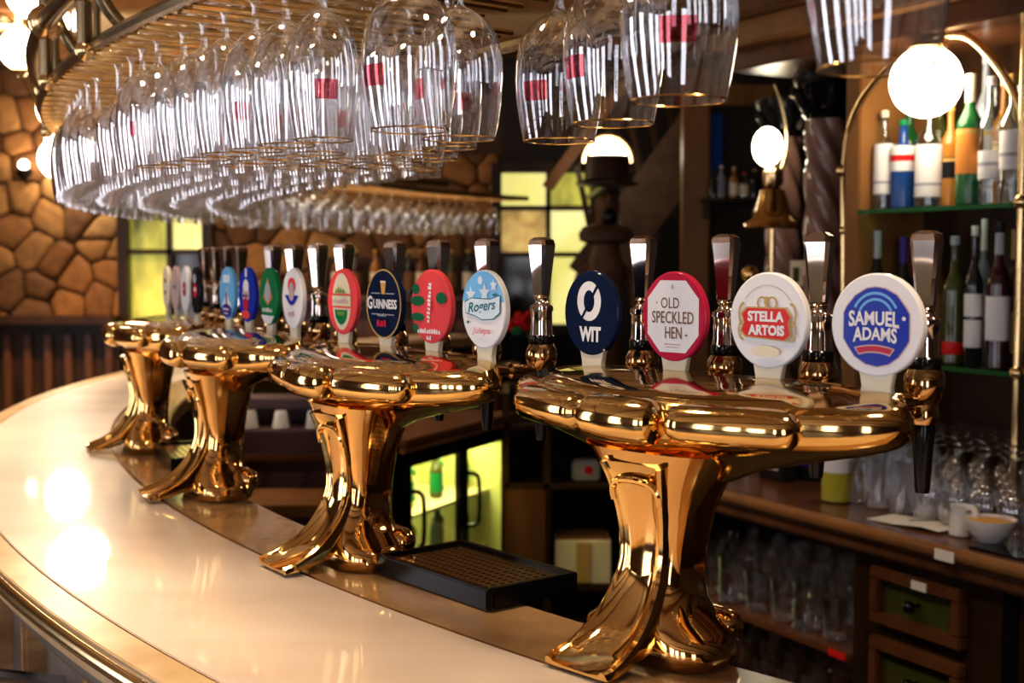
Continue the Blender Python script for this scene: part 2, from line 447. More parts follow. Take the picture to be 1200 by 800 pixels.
def toe_mesh():
    path = spline([(0, v, z) for v, z in ((.0775, .226), (.0700, .205), (.0625, .175), (.0575, .145), (.0580, .115), (.066, .088), (.082, .062), (.104, .040), (.130, .025), (.153, .016), (.166, .012))], 3)
    wid = [.050, .044, .039, .036, .035, .037, .040, .044, .048, .051, .048]
    rs = []; K = len(path)
    for k, p in enumerate(path):
        t = path[min(k + 1, K - 1)] - path[max(k - 1, 0)]; t.normalize()
        nv, nz = -t.z, t.y                      # outward normal in the (v, z) plane
        f = k / 3; i = min(int(f), 9); hw = wid[i] + (wid[i + 1] - wid[i]) * (f - i)
        th = .024 if p.z > .05 else max(.008, p.z * .62)
        sec = [(-hw * .97, -th), (-hw, -.006), (-hw + .002, 0), (-hw + .006, .0025), (-hw + .010, .0005), (-hw + .013, -.0025), (-hw * .4, -.0045), (0, -.005)]
        sec = sec + [(-u, o) for u, o in reversed(sec[:-1])]
        rs.append([(u, -(p.y + nv * o), max(.0005, p.z + nz * o)) for u, o in sec])
    return MB().rings(rs)
TURN = -74
def handle_mesh():
    rs = []
    for z, r in ((.404, .0095), (.410, .0120), (.44, .0150), (.482, .0200), (.4895, .0178), (.4935, .0105)):
        # square with small chamfers, one broad face turned to the guests
        rs.append([(r * cos(R(TURN + t)), r * sin(R(TURN + t)), z) for t in (-36, 36, 54, 126, 144, 216, 234, 306)])
    return MB().rings(rs)
proto = {}
def shared(key, maker, mats, **k):
    if key not in proto:
        o = maker().build(key, mats, **k); proto[key] = o.data; bpy.data.objects.remove(o)
    return proto[key]
def inst(key, maker, mats, name, parent, loc=(0, 0, 0), **k):
    o = bpy.data.objects.new(name, shared(key, maker, mats, **k)); COL.objects.link(o); o.parent = parent; o.location = loc
    return o
def tap_body_mesh():
    m = MB()
    m.lathe([(.007, .411), (.011, .406), (.0085, .401), (.0105, .397), (.0165, .394), (.0175, .389), (.0155, .384), (.016, .36), (.017, .352)], 20)
    m.mi = 1
    m.lathe([(.0185, .338), (.023, .329), (.0235, .318), (.0205, .306), (.0145, .299), (.0165, .292), (.0175, .284), (.0155, .276)], 20)
    m.tube([(0, -.01, .302), (0, -.035, .302), (0, -.04, .302), (0, -.058, .302), (0, -.062, .302), (0, -.085, .302)], [.008, .0075, .012, .012, .0075, .011], 12)
    return m
def tap_band_mesh(): return MB().lathe([(.0172, .352), (.0188, .350), (.0188, .340), (.0180, .338)], 20)
def spout_mesh(): return MB().lathe([(.0125, .279), (.0130, .272), (.0118, .25), (.0088, .205), (.0078, .197)], 16)
def bracket_mesh():
    rs = []
    for z, w in ((.310, .020), (.325, .018), (.340, .021), (.352, .032), (.362, .040)):
        rs.append([(-w, -.004, z), (w, -.004, z), (w, .004, z), (-w, .004, z)])
    return MB().rings(rs)

class Badge:
    """flat printed artwork in units of the badge's half width / half height"""
    def __init__(s, hw, hh, edge=None): s.hw, s.hh = hw, hh; s.mb = MB(); s.mats = []; s.n = 0
    def M(s, m):
        m = 'print_' + m
        if m not in s.mats: s.mats.append(m)
        s.mb.mi = s.mats.index(m)
    def poly(s, pts, m):
        s.M(m); s.n += 1; y = -.0052 - .0003 * s.n
        s.mb.add([(x * s.hw, y, z * s.hh) for x, z in pts], [tuple(range(len(pts)))]); return s
    def oval(s, cx, cz, rx, rz, m, n=28): return s.poly([(cx + rx * cos(2 * pi * i / n), cz + rz * sin(2 * pi * i / n)) for i in range(n)], m)
    def rect(s, cx, cz, w, h, m): return s.poly([(cx - w / 2, cz - h / 2), (cx + w / 2, cz - h / 2), (cx + w / 2, cz + h / 2), (cx - w / 2, cz + h / 2)], m)
    def ring(s, cx, cz, r1x, r1z, r0x, r0z, m, a0=0, a1=360, n=28):
        s.M(m); s.n += 1; y = -.0052 - .0003 * s.n; vs = []; fs = []
        for i in range(n + 1):
            t = R(a0 + (a1 - a0) * i / n)
            vs += [((cx + r0x * cos(t)) * s.hw, y, (cz + r0z * sin(t)) * s.hh), ((cx + r1x * cos(t)) * s.hw, y, (cz + r1z * sin(t)) * s.hh)]
        for i in range(n): fs.append((2 * i, 2 * i + 1, 2 * i + 3, 2 * i + 2))
        s.mb.add(vs, fs); return s
    def text(s, t, cx, cz, w, h, m, bold=.02, arc=0, rot=0, tilt=0, shear=0, big=0):
        s.M(m); s.n += 1; y = -.0052 - .0003 * s.n
        vs, fs = slice_text(t, w, h, bold, shear); out = []
        for x, z in vs:
            z = z * (1 + big * (2 * x / w) ** 2) + arc * (1 - (2 * x / w) ** 2) + tilt * x
            if rot: x, z = x * cos(rot) - z * sin(rot), x * sin(rot) + z * cos(rot)
            out.append(((cx + x) * s.hw, y, (cz + z) * s.hh))
        s.mb.add(out, fs); return s
def _marks(s, cx, cz, w, h, m, n=7, rot=0.0):
    # blurred, unreadable small print: a row of little strokes
    s.M(m); s.n += 1; y = -.0052 - .0003 * s.n; rr = random.Random(n * 31 + int(w * 97))
    for k in range(n):
        x0 = -w / 2 + w * k / n; bw = w / n * rr.uniform(.62, .92); hh = h * rr.uniform(.6, 1.0); b0 = -h / 2
        q = [(x0, b0), (x0 + bw, b0 + h * .05), (x0 + bw * .9, b0 + hh), (x0 + bw * .1, b0 + hh * .95)]
        q = [(a * cos(rot) - b * sin(rot), a * sin(rot) + b * cos(rot)) for a, b in q]
        s.mb.add([((cx + a) * s.hw, y, (cz + b) * s.hh) for a, b in q], [(0, 1, 2, 3)])
    return s
Badge.marks = _marks
def octagon(rx, rz, cut=.45): return [(-rx, -rz * cut), (-rx * cut, -rz), (rx * cut, -rz), (rx, -rz * cut), (rx, rz * cut), (rx * cut, rz), (-rx * cut, rz), (-rx, rz * cut)]

HB = .0555
def b_wit():
    b = Badge(HB * .88, HB); b.ring(-.05, .28, .44, .47, .2, .26, 'white'); b.poly([(-.36, -.12), (-.28, -.14), (.30, .62), (.22, .66)], 'navy')
    b.text('WIT', 0, -.50, .80, .36, 'white', .05); return b, 'navy', 'dark navy oval badge with a large white slashed zero'
def b_hen():
    b = Badge(HB * .92, HB); b.oval(0, 0, .96, .96, 'crimson'); b.poly(octagon(.80, .80, .5), 'white')
    b.text('· OLD', -.16, .30, .72, .24, 'brown', .005); b.text('SPECKLED', 0, -.02, 1.30, .27, 'brown', .005); b.text('HEN -', .12, -.36, .70, .26, 'brown', .005)
    b.rect(0, -.62, .5, .03, 'rose'); b.rect(0, -.68, .4, .025, 'rose'); b.rect(0, .66, .05, .10, 'rose'); return b, 'crimson', 'white octagon badge with a crimson rim'
def b_star():
    b = Badge(HB * .97, HB); b.ring(0, .02, .72, .72, .70, .70, 'rose', 35, 145)
    for q in (-1, 1):
        b.ring(q * .13, .36, .14, .14, .10, .10, 'gold'); b.ring(q * .60, .12, .16, .26, .12, .20, 'gold', 90 if q < 0 else -90, 270 if q < 0 else 90)
        b.ring(q * .60, -.22, .16, .22, .12, .17, 'gold', 90 if q < 0 else -90, 270 if q < 0 else 90)
    b.oval(0, .40, .06, .10, 'gold')
    b.poly([(-.56, -.36), (.52, -.42), (.66, -.30), (.60, -.05), (.66, .10), (.52, .28), (-.52, .28), (-.66, .14), (-.60, -.05), (-.68, -.24)], 'gold')
    b.poly([(-.52, -.33), (.49, -.39), (.62, -.28), (.56, -.05), (.62, .08), (.49, .25), (-.49, .25), (-.62, .12), (-.56, -.05), (-.64, -.22)], 'red')
    b.text('STELLA', 0, .085, .94, .22, 'white', .045); b.text('ARTOIS', .02, -.20, .94, .22, 'white', .045); b.oval(0, -.64, .38, .12, 'cream'); return b, 'white', 'white oval badge with a red cartouche'
def b_sam():
    b = Badge(HB * 1.0, HB)
    sh = [(-.70, .22), (-.70, -.28), (-.62, -.40), (-.45, -.62), (-.2, -.76), (.05, -.80), (.3, -.74), (.5, -.60), (.66, -.38), (.72, -.28), (.72, .22), (.66, .32), (.45, .58), (.2, .70), (0, .73), (-.2, .70), (-.45, .56), (-.64, .34)]
    b.poly([(x * 1.03, z * 1.03) for x, z in sh], 'rose'); b.poly(sh, 'blue')
    for r in (.40, .52): b.ring(0, .12, r, r, r - .05, r - .05, 'sky', 25, 155)
    b.text('SAMUEL', -.03, .11, 1.10, .27, 'white', .03, arc=.02, big=.22); b.text('ADAMS', .0, -.20, .96, .25, 'white', .03, arc=.03, big=.22)
    b.ring(0, -.98, .95, .60, .72, .44, 'rose', 62, 118); b.ring(0, -.98, .92, .575, .76, .47, 'crimson', 64, 116); b.oval(.63, .14, .04, .04, 'white'); return b, 'white', 'white round badge with a blue shield emblem'
def b_car():
    b = Badge(HB * .94, HB); b.oval(0, 0, .62, .86, 'cream'); b.rect(0, .02, 1.28, .36, 'gold'); b.rect(0, .02, 1.22, .30, 'cream')
    b.rect(0, .22, 1.2, .05, 'coral'); b.rect(0, -.17, 1.2, .05, 'coral'); b.marks(0, .03, 1.1, .18, 'rose', 8)
    b.poly([(-.42, -.25), (.42, -.25), (.36, -.48), (.14, -.66), (0, -.70), (-.14, -.66), (-.36, -.48)], 'green'); b.poly([(-.3, -.3), (.3, -.3), (.2, -.42), (-.2, -.42)], 'olive')
    for x, h in ((-.28, .12), (-.12, .2), (.05, .16), (.24, .12)): b.poly([(x - .1, .26), (x + .1, .26), (x, .28 + h)], 'olive')
    return b, 'coral', 'cream oval badge with a red border and green shield'
def b_gui():
    b = Badge(HB * 1.0, HB); b.ring(0, 0, 1.0, 1.0, .95, .955, 'gold'); b.poly([(-.09, .28), (.09, .28), (.15, .62), (-.15, .62)], 'amber'); b.rect(0, .63, .3, .06, 'cream')
    for x in (-.42, .42): b.rect(x, .30, .50, .025, 'grey'); b.rect(x, -.30, .46, .025, 'grey')
    b.text('G', -.72, .03, .30, .38, 'white', .03); b.text('UINNESS', .16, .0, 1.34, .27, 'white', .03); b.marks(0, -.31, .5, .09, 'grey', 7); b.marks(0, -.55, .60, .20, 'crimson', 3); return b, 'navy', 'near-black oval badge with white lettering'
def b_str():
    b = Badge(HB * 1.02, HB)
    for cx, cz, rx, rz in ((-.72, .46, .2, .15), (-.62, .14, .36, .14), (-.62, -.30, .34, .12), (-.72, -.60, .14, .12), (.58, .24, .26, .16)): b.oval(cx, cz, rx, rz, 'leaf', 12)
    b.marks(-.02, .12, 1.12, .17, 'white', 10, R(84)); b.marks(.12, .02, .3, .08, 'crimson', 4, R(84)); b.marks(0, -.66, 1.16, .15, 'white', 10); b.marks(0, -.84, .24, .13, 'white', 3); return b, 'coral', 'coral red badge with green leaves'
def b_rog():
    b = Badge(HB * .98, HB)
    top = [(.98 * cos(R(t)), .98 * sin(R(t))) for t in range(12, 169, 6)]; b.poly(top, 'sky')
    b.oval(-.12, .74, .11, .11, 'pale', 10)
    for x, z, r in ((-.55, .36, .24), (.1, .42, .26), (.52, .62, .18)):
        b.poly([(x + (r if k % 2 == 0 else r * .45) * cos(R(90 + k * 36)), z + (r if k % 2 == 0 else r * .45) * sin(R(90 + k * 36))) for k in range(10)], 'pale')
    up = [(-.80, .16), (-.5, .27), (0, .26), (.4, .26), (.82, .36)]; lo = [(.80, -.06), (.5, -.22), (0, -.25), (-.3, -.16), (-.74, -.10)]
    b.poly([(x * 1.03, z + (.025 if i < 5 else -.025)) for i, (x, z) in enumerate(up + lo)], 'teal'); b.poly(up + lo, 'pale')
    b.text('Rogers', 0, .05, 1.26, .34, 'teal', .02, tilt=.10, shear=.2); b.oval(.60, .38, .1, .04, 'teal', 10); b.oval(-.62, -.34, .06, .04, 'teal', 10)
    b.text('Juleps', 0, -.56, .84, .20, 'pink', .015, shear=.2); return b, 'white', 'white and sky blue badge with teal script'
def b_lag(base, mid, tip, words, desc):
    def f():
        b = Badge(HB * .99, HB)
        if base == 'sky': b.rect(0, .55, .9, .30, 'pale'); b.poly([(-.6, -.50), (-.1, -.1), (.1, .3), (.2, -.1), (.7, -.50)], 'white'); b.oval(0, -.66, .66, .26, 'violet'); b.rect(.02, -.2, .16, .46, 'violet'); b.marks(0, -.60, .8, .10, 'white', 6); b.marks(0, -.76, .5, .07, 'pale', 5)
        elif base == 'blue': b.rect(0, .80, .22, .30, 'white'); b.oval(0, .28, .34, .28, 'white'); b.rect(0, -.02, .8, .30, 'rose'); b.oval(0, -.34, .34, .22, 'crimson'); b.marks(0, -.02, .66, .14, 'violet', 5); b.oval(0, -.72, .5, .16, 'coral')
        elif base == 'green': b.poly([(-.5, -.04), (0, .66), (.5, -.04), (0, -.3)], 'orange'); b.oval(0, .14, .32, .34, 'grey'); b.marks(0, -.46, 1.1, .16, 'white', 7); b.poly([(-.72, -.66), (.72, -.66), (.4, -.9), (0, -.98), (-.4, -.9)], 'white')
        elif base == 'white' and mid: b.oval(0, .42, .40, .26, 'coral'); b.oval(0, .22, .26, .30, 'grey'); b.poly([(-.7, .1), (.7, .1), (.3, -.16), (0, -.24), (-.3, -.16)], 'blue'); b.oval(0, .10, .24, .18, 'rose'); b.marks(0, -.50, .66, .20, 'rose', 3)
        elif base == 'cream': b.oval(-.1, .3, .3, .12, 'brown'); b.oval(-.1, -.25, .22, .10, 'brown')
        elif base == 'rose': b.oval(0, .05, .42, .16, 'grey'); b.oval(0, .05, .2, .07, 'violet')
        elif base == 'white': b.oval(0, .02, .46, .32, 'crimson'); b.oval(0, .02, .22, .1, 'rose')
        else: b.oval(-.1, .5, .36, .2, 'grey'); b.oval(0, .0, .5, .3, 'crimson'); b.oval(.05, .05, .2, .1, 'white')
        return b, base, desc
    return f
TOWERS = [
    ((.191, 1.504), 47.4, 'nearest brass beer tower, with navy, crimson-rimmed and two white badges', [b_wit, b_hen, b_star, b_sam]),
    ((-.221, 1.964), 54.6, 'brass beer tower with red-bordered, black, coral and sky blue badges', [b_car, b_gui, b_str, b_rog]),
    ((-.561, 2.513), 61.5, 'brass beer tower with two blue, one green and one white badge', [b_lag('sky', 0, 0, '', 'sky blue badge with a white peak'), b_lag('blue', 0, 0, '', 'deep blue badge with white emblem'), b_lag('green', 0, 0, '', 'green badge with white foot'), b_lag('white', 1, 0, '', 'white badge with red and blue crest')]),
    ((-.871, 3.124), 66.0, 'farthest brass beer tower, with narrow pale badges', [b_lag('cream', 0, 0, '', 'cream badge'), b_lag('rose', 0, 0, '', 'dusty pink badge'), b_lag('white', 0, 0, '', 'white badge with red centre'), b_lag('black', 0, 0, '', 'black badge with crimson centre')]),
]
def frame_mesh():
    return MB().tube(spline([(-.0345, -.0645, .182), (-.0350, -.0670, .192), (-.031, -.0690, .201), (-.020, -.0705, .2065), (0, -.0715, .2085), (.020, -.0705, .2065), (.031, -.0690, .201), (.0350, -.0670, .192), (.0345, -.0645, .182)], 3), .0042, 8)
for (tx, ty), al, lab, badges in TOWERS:
    T = thing('beer_tower', lab, 'beer tower', (tx, ty, ZB), -R(al), 'row of brass beer towers on the bar')
    inst('pedestal', pedestal_mesh, 'copper', 'pedestal', T)
    inst('toe', toe_mesh, 'brass', 'toe', T)
    inst('panel_frame', frame_mesh, 'brass', 'panel_frame', T)
    inst('head', head_mesh, 'brass', 'head', T)
    inst('rim_pill_c', lambda: pill((-.048, -.098, .282), (.064, -.098, .282), .0265, .004), 'brass', 'rim_moulding', T)
    inst('rim_pill_r', lambda: pill((.070, -.094, .283), (.215, -.052, .283), .0225, .004), 'brass', 'rim_moulding', T)
    inst('rim_pill_l', lambda: pill((-.054, -.094, .283), (-.20, -.054, .283), .0225, .004), 'brass', 'rim_moulding', T)
    inst('base_roll', lambda: pill((-.085, .02, .034), (.085, .02, .034), .022), 'copper', 'base_moulding', T)
    for i in range(4):
        u = .022 + .141 * (i - 1.5)
        tb = inst('tap_body', tap_body_mesh, ['chrome', 'tap_brass'], 'tap', T, (u, .158, 0))
        inst('tap_handle', handle_mesh, 'chrome', 'handle', tb, smooth=False)
        inst('tap_band', tap_band_mesh, 'black_plastic', 'band', tb)
        inst('spout', spout_mesh, 'black_plastic', 'spout', tb)
        b, base, desc = badges[i]()
        m = MB(); rs = []
        for k, y in ((.97, -.005), (1.0, -.0035), (1.0, .0035), (.97, .005)):
            rs.append([(b.hw * k * cos(2 * pi * j / 40), y, b.hh * k * sin(2 * pi * j / 40)) for j in range(40)])
        bo = m.rings(rs).build('badge', 'print_' + base, T); bo.location = (u, .06, .391)
        bo['label'] = desc
        b.mb.build('badge_print', b.mats, bo, smooth=False)
        inst('badge_bracket', bracket_mesh, 'print_cream', 'badge_bracket', bo, (0, 0.001, -.391), bevel=.001)

# ---- drip trays behind each tower
def tray_parts(label, al, span=3.7):
    t = thing('drip_tray', label, 'drip tray', polar(4.83, al, ZB), -R(al), 'drip trays along the inner edge of the bar')
    L, Wd = .27, .16
    tr = MB()
    for sx, sy, w, d in ((0, -Wd / 2 + .006, L, .012), (0, Wd / 2 - .006, L, .012), (-L / 2 + .006, 0, .012, Wd - .024), (L / 2 - .006, 0, .012, Wd - .024)):
        tr.box((sx, sy, .015), (w, d, .028))
    tr.box((0, 0, .003), (L - .024, Wd - .024, .004))
    tr.build('tray', 'black_metal', t, smooth=False, bevel=.002)
    g = MB(); nx, ny = 20, 9; cw, ch = (L - .028) / nx, (Wd - .028) / ny; z = .024
    for i in range(nx):
        for j in range(ny):
            cx, cy = -(L - .028) / 2 + (i + .5) * cw, -(Wd - .028) / 2 + (j + .5) * ch
            o = [(cx + sx * cw / 2, cy + sy * ch / 2, z) for sx, sy in ((-1, -1), (0, -1), (1, -1), (1, 0), (1, 1), (0, 1), (-1, 1), (-1, 0))]
            q = [(cx + cw * .30 * cos(R(-135 + 45 * k)), cy + ch * .30 * sin(R(-135 + 45 * k)), z) for k in range(8)]
            q2 = [(x, y, z - .004) for x, y, _ in q]
            g.add(o + q + q2, [(k, (k + 1) % 8, 8 + (k + 1) % 8, 8 + k) for k in range(8)] + [(8 + k, 8 + (k + 1) % 8, 16 + (k + 1) % 8, 16 + k) for k in range(8)])
    g.build('grille', 'rail_brass', t, smooth=False)
tray_parts('black drip tray with perforated brass grille below the coral badge tower', 51.4)
tray_parts('black drip tray beside the farthest tower', 66.9)


# ================================================================== LAMPS
def ceiling_lamp(x, y, power, label, r=.15, spread=105):
    t = thing('ceiling_lamp', label, 'lamp', (x, y, 2.89), 0, 'flush ceiling lamps')
    MB().lathe([(r + .02, .11), (r + .03, .05), (r + .02, .0), (r, -.01), (r - .015, .0), (r - .015, .02)], 28, cap0=False, cap1=False).build('brass_ring', 'rail_brass', t)
    MB().lathe([(r - .016, .012), (.004, .012)], 28, cap0=False).build('diffuser', 'lamp_glow_soft', t)
    l = area_light('ceiling_lamp_light', (x, y, 2.885), (0, 0, 0), 2 * r - .04, 2 * r - .04, power, (1.0, 0.77, 0.52) if y < 6.5 else (1.0, 0.66, 0.34), 'DISK', R(spread))
CL = [(-.55, 1.75), (-1.25, 3.3), (-1.4, 5.0), (.75, 1.0), (1.4, 2.2), (-2.9, 7.4), (-1.9, 7.6), (-2.7, 4.2), (2.4, 5.6)]
CW = [17, 25, 26, 10, 3, 60, 20, 12, 1.5]  # the lamp by the stone wall is added to brighten the stones
for k, (x, y) in enumerate(CL):
    ceiling_lamp(x, y, CW[k], ['flush brass ceiling lamp over the second tower', 'flush brass ceiling lamp over the far tower', 'flush brass ceiling lamp over the far bend of the bar', 'flush brass ceiling lamp over the nearest tower', 'flush brass ceiling lamp in front of the bottle shelves', 'added brass ceiling lamp brightening the stone wall corner', 'flush brass ceiling lamp before the green window', 'flush brass ceiling lamp over the guests side', 'flush brass ceiling lamp inside the bar ring'][k])
def globe(name, label, c, r, m='lamp_glow', arm=None, cap=True):
    t = thing(name, label, 'lamp', c)
    MB().sphere((0, 0, 0), r, 24).build('globe', m, t)
    if cap: MB().lathe([(r * .42, -r * .86), (r * .5, -r * 1.0), (r * .3, -r * 1.15), (r * .18, -r * 1.3)], 16).build('gallery', 'rail_brass', t)
    if arm: MB().tube(spline([Vector(p) - Vector(c) for p in arm], 6), .012, 8).build('arm', 'rail_brass', t)
    return t
# two-armed brass lamp standard beside the stone wall
c = W(24, 58, 6.9); r = .108
g1 = globe('wall_lamp', 'glowing globe lamp on curled brass arm before the stone wall', c, r, arm=[c + Vector((0, 0, -r * 1.25)), c + Vector((.05, .1, -r * 2.4)), c + Vector((.18, .1, -r * 2.2)), c + Vector((.16, .2, -r * 1.3)), c + Vector((.0, .9, -r * 1.2)), c + Vector((0, WY - .02 - c.y, -r * 1.2))])
c = W(86, 160, 6.6)
globe('wall_lamp', 'globe lamp shining behind the hanging glasses, nearer one', c, .14, arm=[c + Vector((0, 0, .12)), c + Vector((0, 0, .6)), Vector((c.x, c.y, 2.99))], cap=False)
c = W(70, 186, 8.7)
globe('wall_lamp', 'globe lamp shining at the edge of the hanging glasses before the stones', c, .14, arm=[c + Vector((0, 0, .12)), c + Vector((0, 0, .6)), Vector((c.x, c.y, 2.99))], cap=False)
c = W(66, 128, 7.6)
globe('wall_lamp', 'globe lamp half hidden by the brass rack post', c, .11, arm=[c + Vector((0, 0, .1)), c + Vector((0, 0, .3)), Vector((c.x, c.y, 2.99))], cap=False)
c = W(36, -6, 5.6)
globe('wall_lamp', 'globe lamp cut by the top edge beside the rack post', c, .10, arm=[c + Vector((0, 0, .1)), Vector((c.x, c.y, 2.99))], cap=False)
c = W(86, 16, 7.2)
globe('wall_lamp', 'globe lamp between rack post and brass tube', c, .09, arm=[c + Vector((0, 0, .08)), Vector((c.x, c.y, 2.99))], cap=False)
c = W(28, 193, WY - .16)
sc = thing('niche_light', 'small bulb in an iron holder on the stone wall', 'lamp', c)
MB().sphere((0, 0, 0), .034, 12).build('bulb', 'lamp_glow', sc)
MB().lathe([(.05, -.03), (.06, -.05), (.04, -.08), (.015, -.1)], 12).build('holder', 'black_metal', sc)
MB().tube([(0, 0, -.09), (0, .04, -.12), (0, .13, -.1)], .012, 8).build('bracket', 'black_metal', sc)

# arched lamp above the figure
c = W(712, 190, 7.0)
al = thing('arched_lamp', 'half-round glowing lamp under a brass hoop above the carved hat', 'lamp', c)
MB().rings([[(k * .105 * cos(pi * i / 20), y, k * .115 * sin(pi * i / 20)) for i in range(21)] for k, y in ((.9, -.05), (1, -.03), (1, .03), (.9, .05))]).build('shade', 'lamp_glow', al)
MB().tube([(.135 * cos(pi * i / 24), 0, .145 * sin(pi * i / 24)) for i in range(-2, 27)], .011, 8).build('hoop', 'rail_brass', al)
MB().box((0, 0, -.03), (.30, .1, .05)).build('base', 'dark_wood', al, smooth=False)
MB().tube([(0, 0, -.05), (0, .3, -.1), (0, WY - c.y - .05, -.1)], .015, 8).build('bracket', 'dark_wood', al)

# ================================================================== CARVED FIGURE
fx, fy = W(710, 300, 6.2).x, 6.2
fig = thing('carved_figure', 'dark carved wooden figure of a bearded man in a broad-brimmed hat', 'statue', (fx, fy, 0), R(6))
sk = [((0, 0, .98), .085, .075), ((0, 0, 1.15), .08, .07), ((0, .0, 1.35), .09, .075), ((0, .01, 1.50), .085, .07), ((0, .0, 1.62), .07, .065), ((0, -.01, 1.72), .05, .05), ((0, -.02, 1.80), .068, .078), ((0, -.02, 1.90), .066, .075)]
E_ = [(i, i + 1) for i in range(7)]
V_ = [s[0] for s in sk]; RAD = [(s[1], s[2]) for s in sk]
def chain(start, pts, rads):
    prev = start
    for p, r in zip(pts, rads):
        V_.append(p); RAD.append((r, r)); E_.append((prev, len(V_) - 1)); prev = len(V_) - 1
for q in (-1, 1):
    chain(0, [(q * .10, 0, .86), (q * .12, -.02, .50), (q * .12, .0, .10), (q * .13, -.10, .045)], [.085, .065, .05, .04])
chain(3, [(-.125, .0, 1.50), (-.155, -.02, 1.28), (-.10, -.13, 1.16), (-.05, -.16, 1.16)], [.03, .028, .024, .022])
chain(3, [(.125, .0, 1.50), (.155, .0, 1.25), (.165, -.06, 1.02), (.165, -.08, .94)], [.03, .028, .024, .022])
me = bpy.data.meshes.new('body'); me.from_pydata(V_, E_, []); body = bpy.data.objects.new('body', me); COL.objects.link(body)
me.materials.append(MATS['carving'])
body.parent = fig
sm = body.modifiers.new('skin', 'SKIN'); sm.use_smooth_shade = True
me.update()
for i, d in enumerate(me.skin_vertices[0].data): d.radius = RAD[i]; d.use_root = (i == 0)
ss = body.modifiers.new('sub', 'SUBSURF'); ss.levels = 2; ss.render_levels = 2
MB().lathe([(.10, 2.06), (.105, 2.04), (.11, 1.95), (.135, 1.935), (.15, 1.93), (.15, 1.92), (.10, 1.915)], 24, c=(0, -.02, 0)).build('hat', 'dark_wood', fig)
MB().lathe([(.07, 1.735), (.115, 1.72), (.135, 1.69), (.13, 1.655), (.09, 1.64)], 24, c=(0, -.01, 0)).build('ruff_collar', 'stair_wood', fig)
MB().sphere((0, -.085, 1.765), .038, 12, (1, .7, 1.2)).build('beard', 'black_metal', fig)
MB().sphere((0, -.10, 1.845), .016, 8, (1, 1, 1.6)).build('nose', 'carving', fig)

# ---- staircase string, wooden post and wall shelves behind
def beam(name, p0, p1, w, d, m, parent=None, bevel=.006):
    p0, p1 = Vector(p0), Vector(p1); t = (p1 - p0); L = t.length; t.normalize()
    a = t.cross(Vector((0, 1, 0))); a.normalize(); b = t.cross(a)
    M = Matrix((a, b, t)).transposed()
    return MB().box((0, 0, 0), (w, d, L), M).build(name, m, parent, smooth=False, bevel=bevel, M=Matrix.Translation((p0 + p1) / 2))
st = thing('staircase', 'dim wooden staircase rising to the right behind the carved figure', 'staircase')
p0, p1 = W(690, 330, 7.6), W(862, 96, 7.6)
beam('string_board', p0, p1, .30, .05, 'stair_wood', st)
beam('handrail', p0 + Vector((-.25, 0, .55)), p1 + Vector((-.25, 0, .55)), .07, .07, 'oak', st)
for k in range(9):
    q = p0.lerp(p1, (k + .5) / 9)
    beam('baluster', q + Vector((0, 0, .05)), q + Vector((-.12, 0, .62)), .035, .035, 'dark_wood', st)
    MB().box(q + Vector((.05, .45, -.05)), (.26, .9, .04)).build('tread', 'stair_wood', st, smooth=False)
pf = thing('wooden_post_frame', 'pinkish brown wooden post and lintel left of the small wall shelf', 'post')
D = 6.4
x0, x1 = W(799, 200, D).x, W(830, 200, D).x
MB().box(((x0 + x1) / 2, D, 1.25), (x1 - x0, .12, 2.5)).build('post', 'oak', pf, smooth=False, bevel=.012)
x2 = W(905, 200, D).x
MB().box(((x1 + x2) / 2, D, W(0, 120, D).z + .03), (x2 - x1, .12, .10)).build('lintel', 'oak', pf, smooth=False, bevel=.012)
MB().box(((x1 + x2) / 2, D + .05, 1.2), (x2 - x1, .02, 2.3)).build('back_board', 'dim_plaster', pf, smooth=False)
D = 6.3
ws = thing('wall_shelf', 'small dark shelf carrying little bottles right of the wooden post', 'shelf')
zz = W(0, 232, D).z; xs0, xs1 = W(822, 0, D).x, W(898, 0, D).x
MB().box(((xs0 + xs1) / 2, D + .03, zz - .012), (xs1 - xs0, .16, .022)).build('board', 'dark_wood', ws, smooth=False, bevel=.003)
for x in (xs0 + .03, xs1 - .03): MB().box((x, D + .04, zz - .06), (.02, .12, .08)).build('bracket', 'dark_wood', ws, smooth=False)
MB().box((W(842, 0, D).x, D + .09, W(0, 165, D).z), (.085, .01, .28)).build('blue_panel', 'bottle_blue', ws, smooth=False)

# ================================================================== BOTTLES
def bottle(name, label, base, h, r, body, lab=None, cap='print_black', neck=.33, fill=None, lab_z=(.12, .5), group=None, nm=None, lab2=None, cat='bottle'):
    t = thing(name, label, cat, base, random.uniform(-.3, .3), group)
    zb = h * (1 - neck)
    MB().lathe([(r * .8, 0), (r, .006), (r, zb * .90), (r * .95, zb * .96), (r * .62, zb * 1.06), (r * .38, zb * 1.14), (r * .34, h * .94), (r * .36, h * .945), (r * .36, h * .965)], 18).build('glass', body, t)
    if nm: MB().lathe([(r * .37, h * .78), (r * .39, h * .8), (r * .37, h * .94)], 14, cap0=False, cap1=False).build('neck_foil', nm, t)
    MB().lathe([(r * .38, h * .93), (r * .4, h * .94), (r * .4, h * .995), (r * .34, h)], 14).build('cap', cap, t)
    if lab: MB().lathe([(r * 1.012, h * lab_z[0]), (r * 1.02, h * lab_z[0] + .002), (r * 1.02, h * lab_z[1] - .002), (r * 1.012, h * lab_z[1])], 18, cap0=False, cap1=False).build('paper_label', lab, t)
    if lab2: MB().lathe([(r * 1.022, h * lab2[1]), (r * 1.025, h * lab2[1] + .001), (r * 1.025, h * lab2[2])], 18, cap0=False, cap1=False).build('label_band', lab2[0], t)
    return t
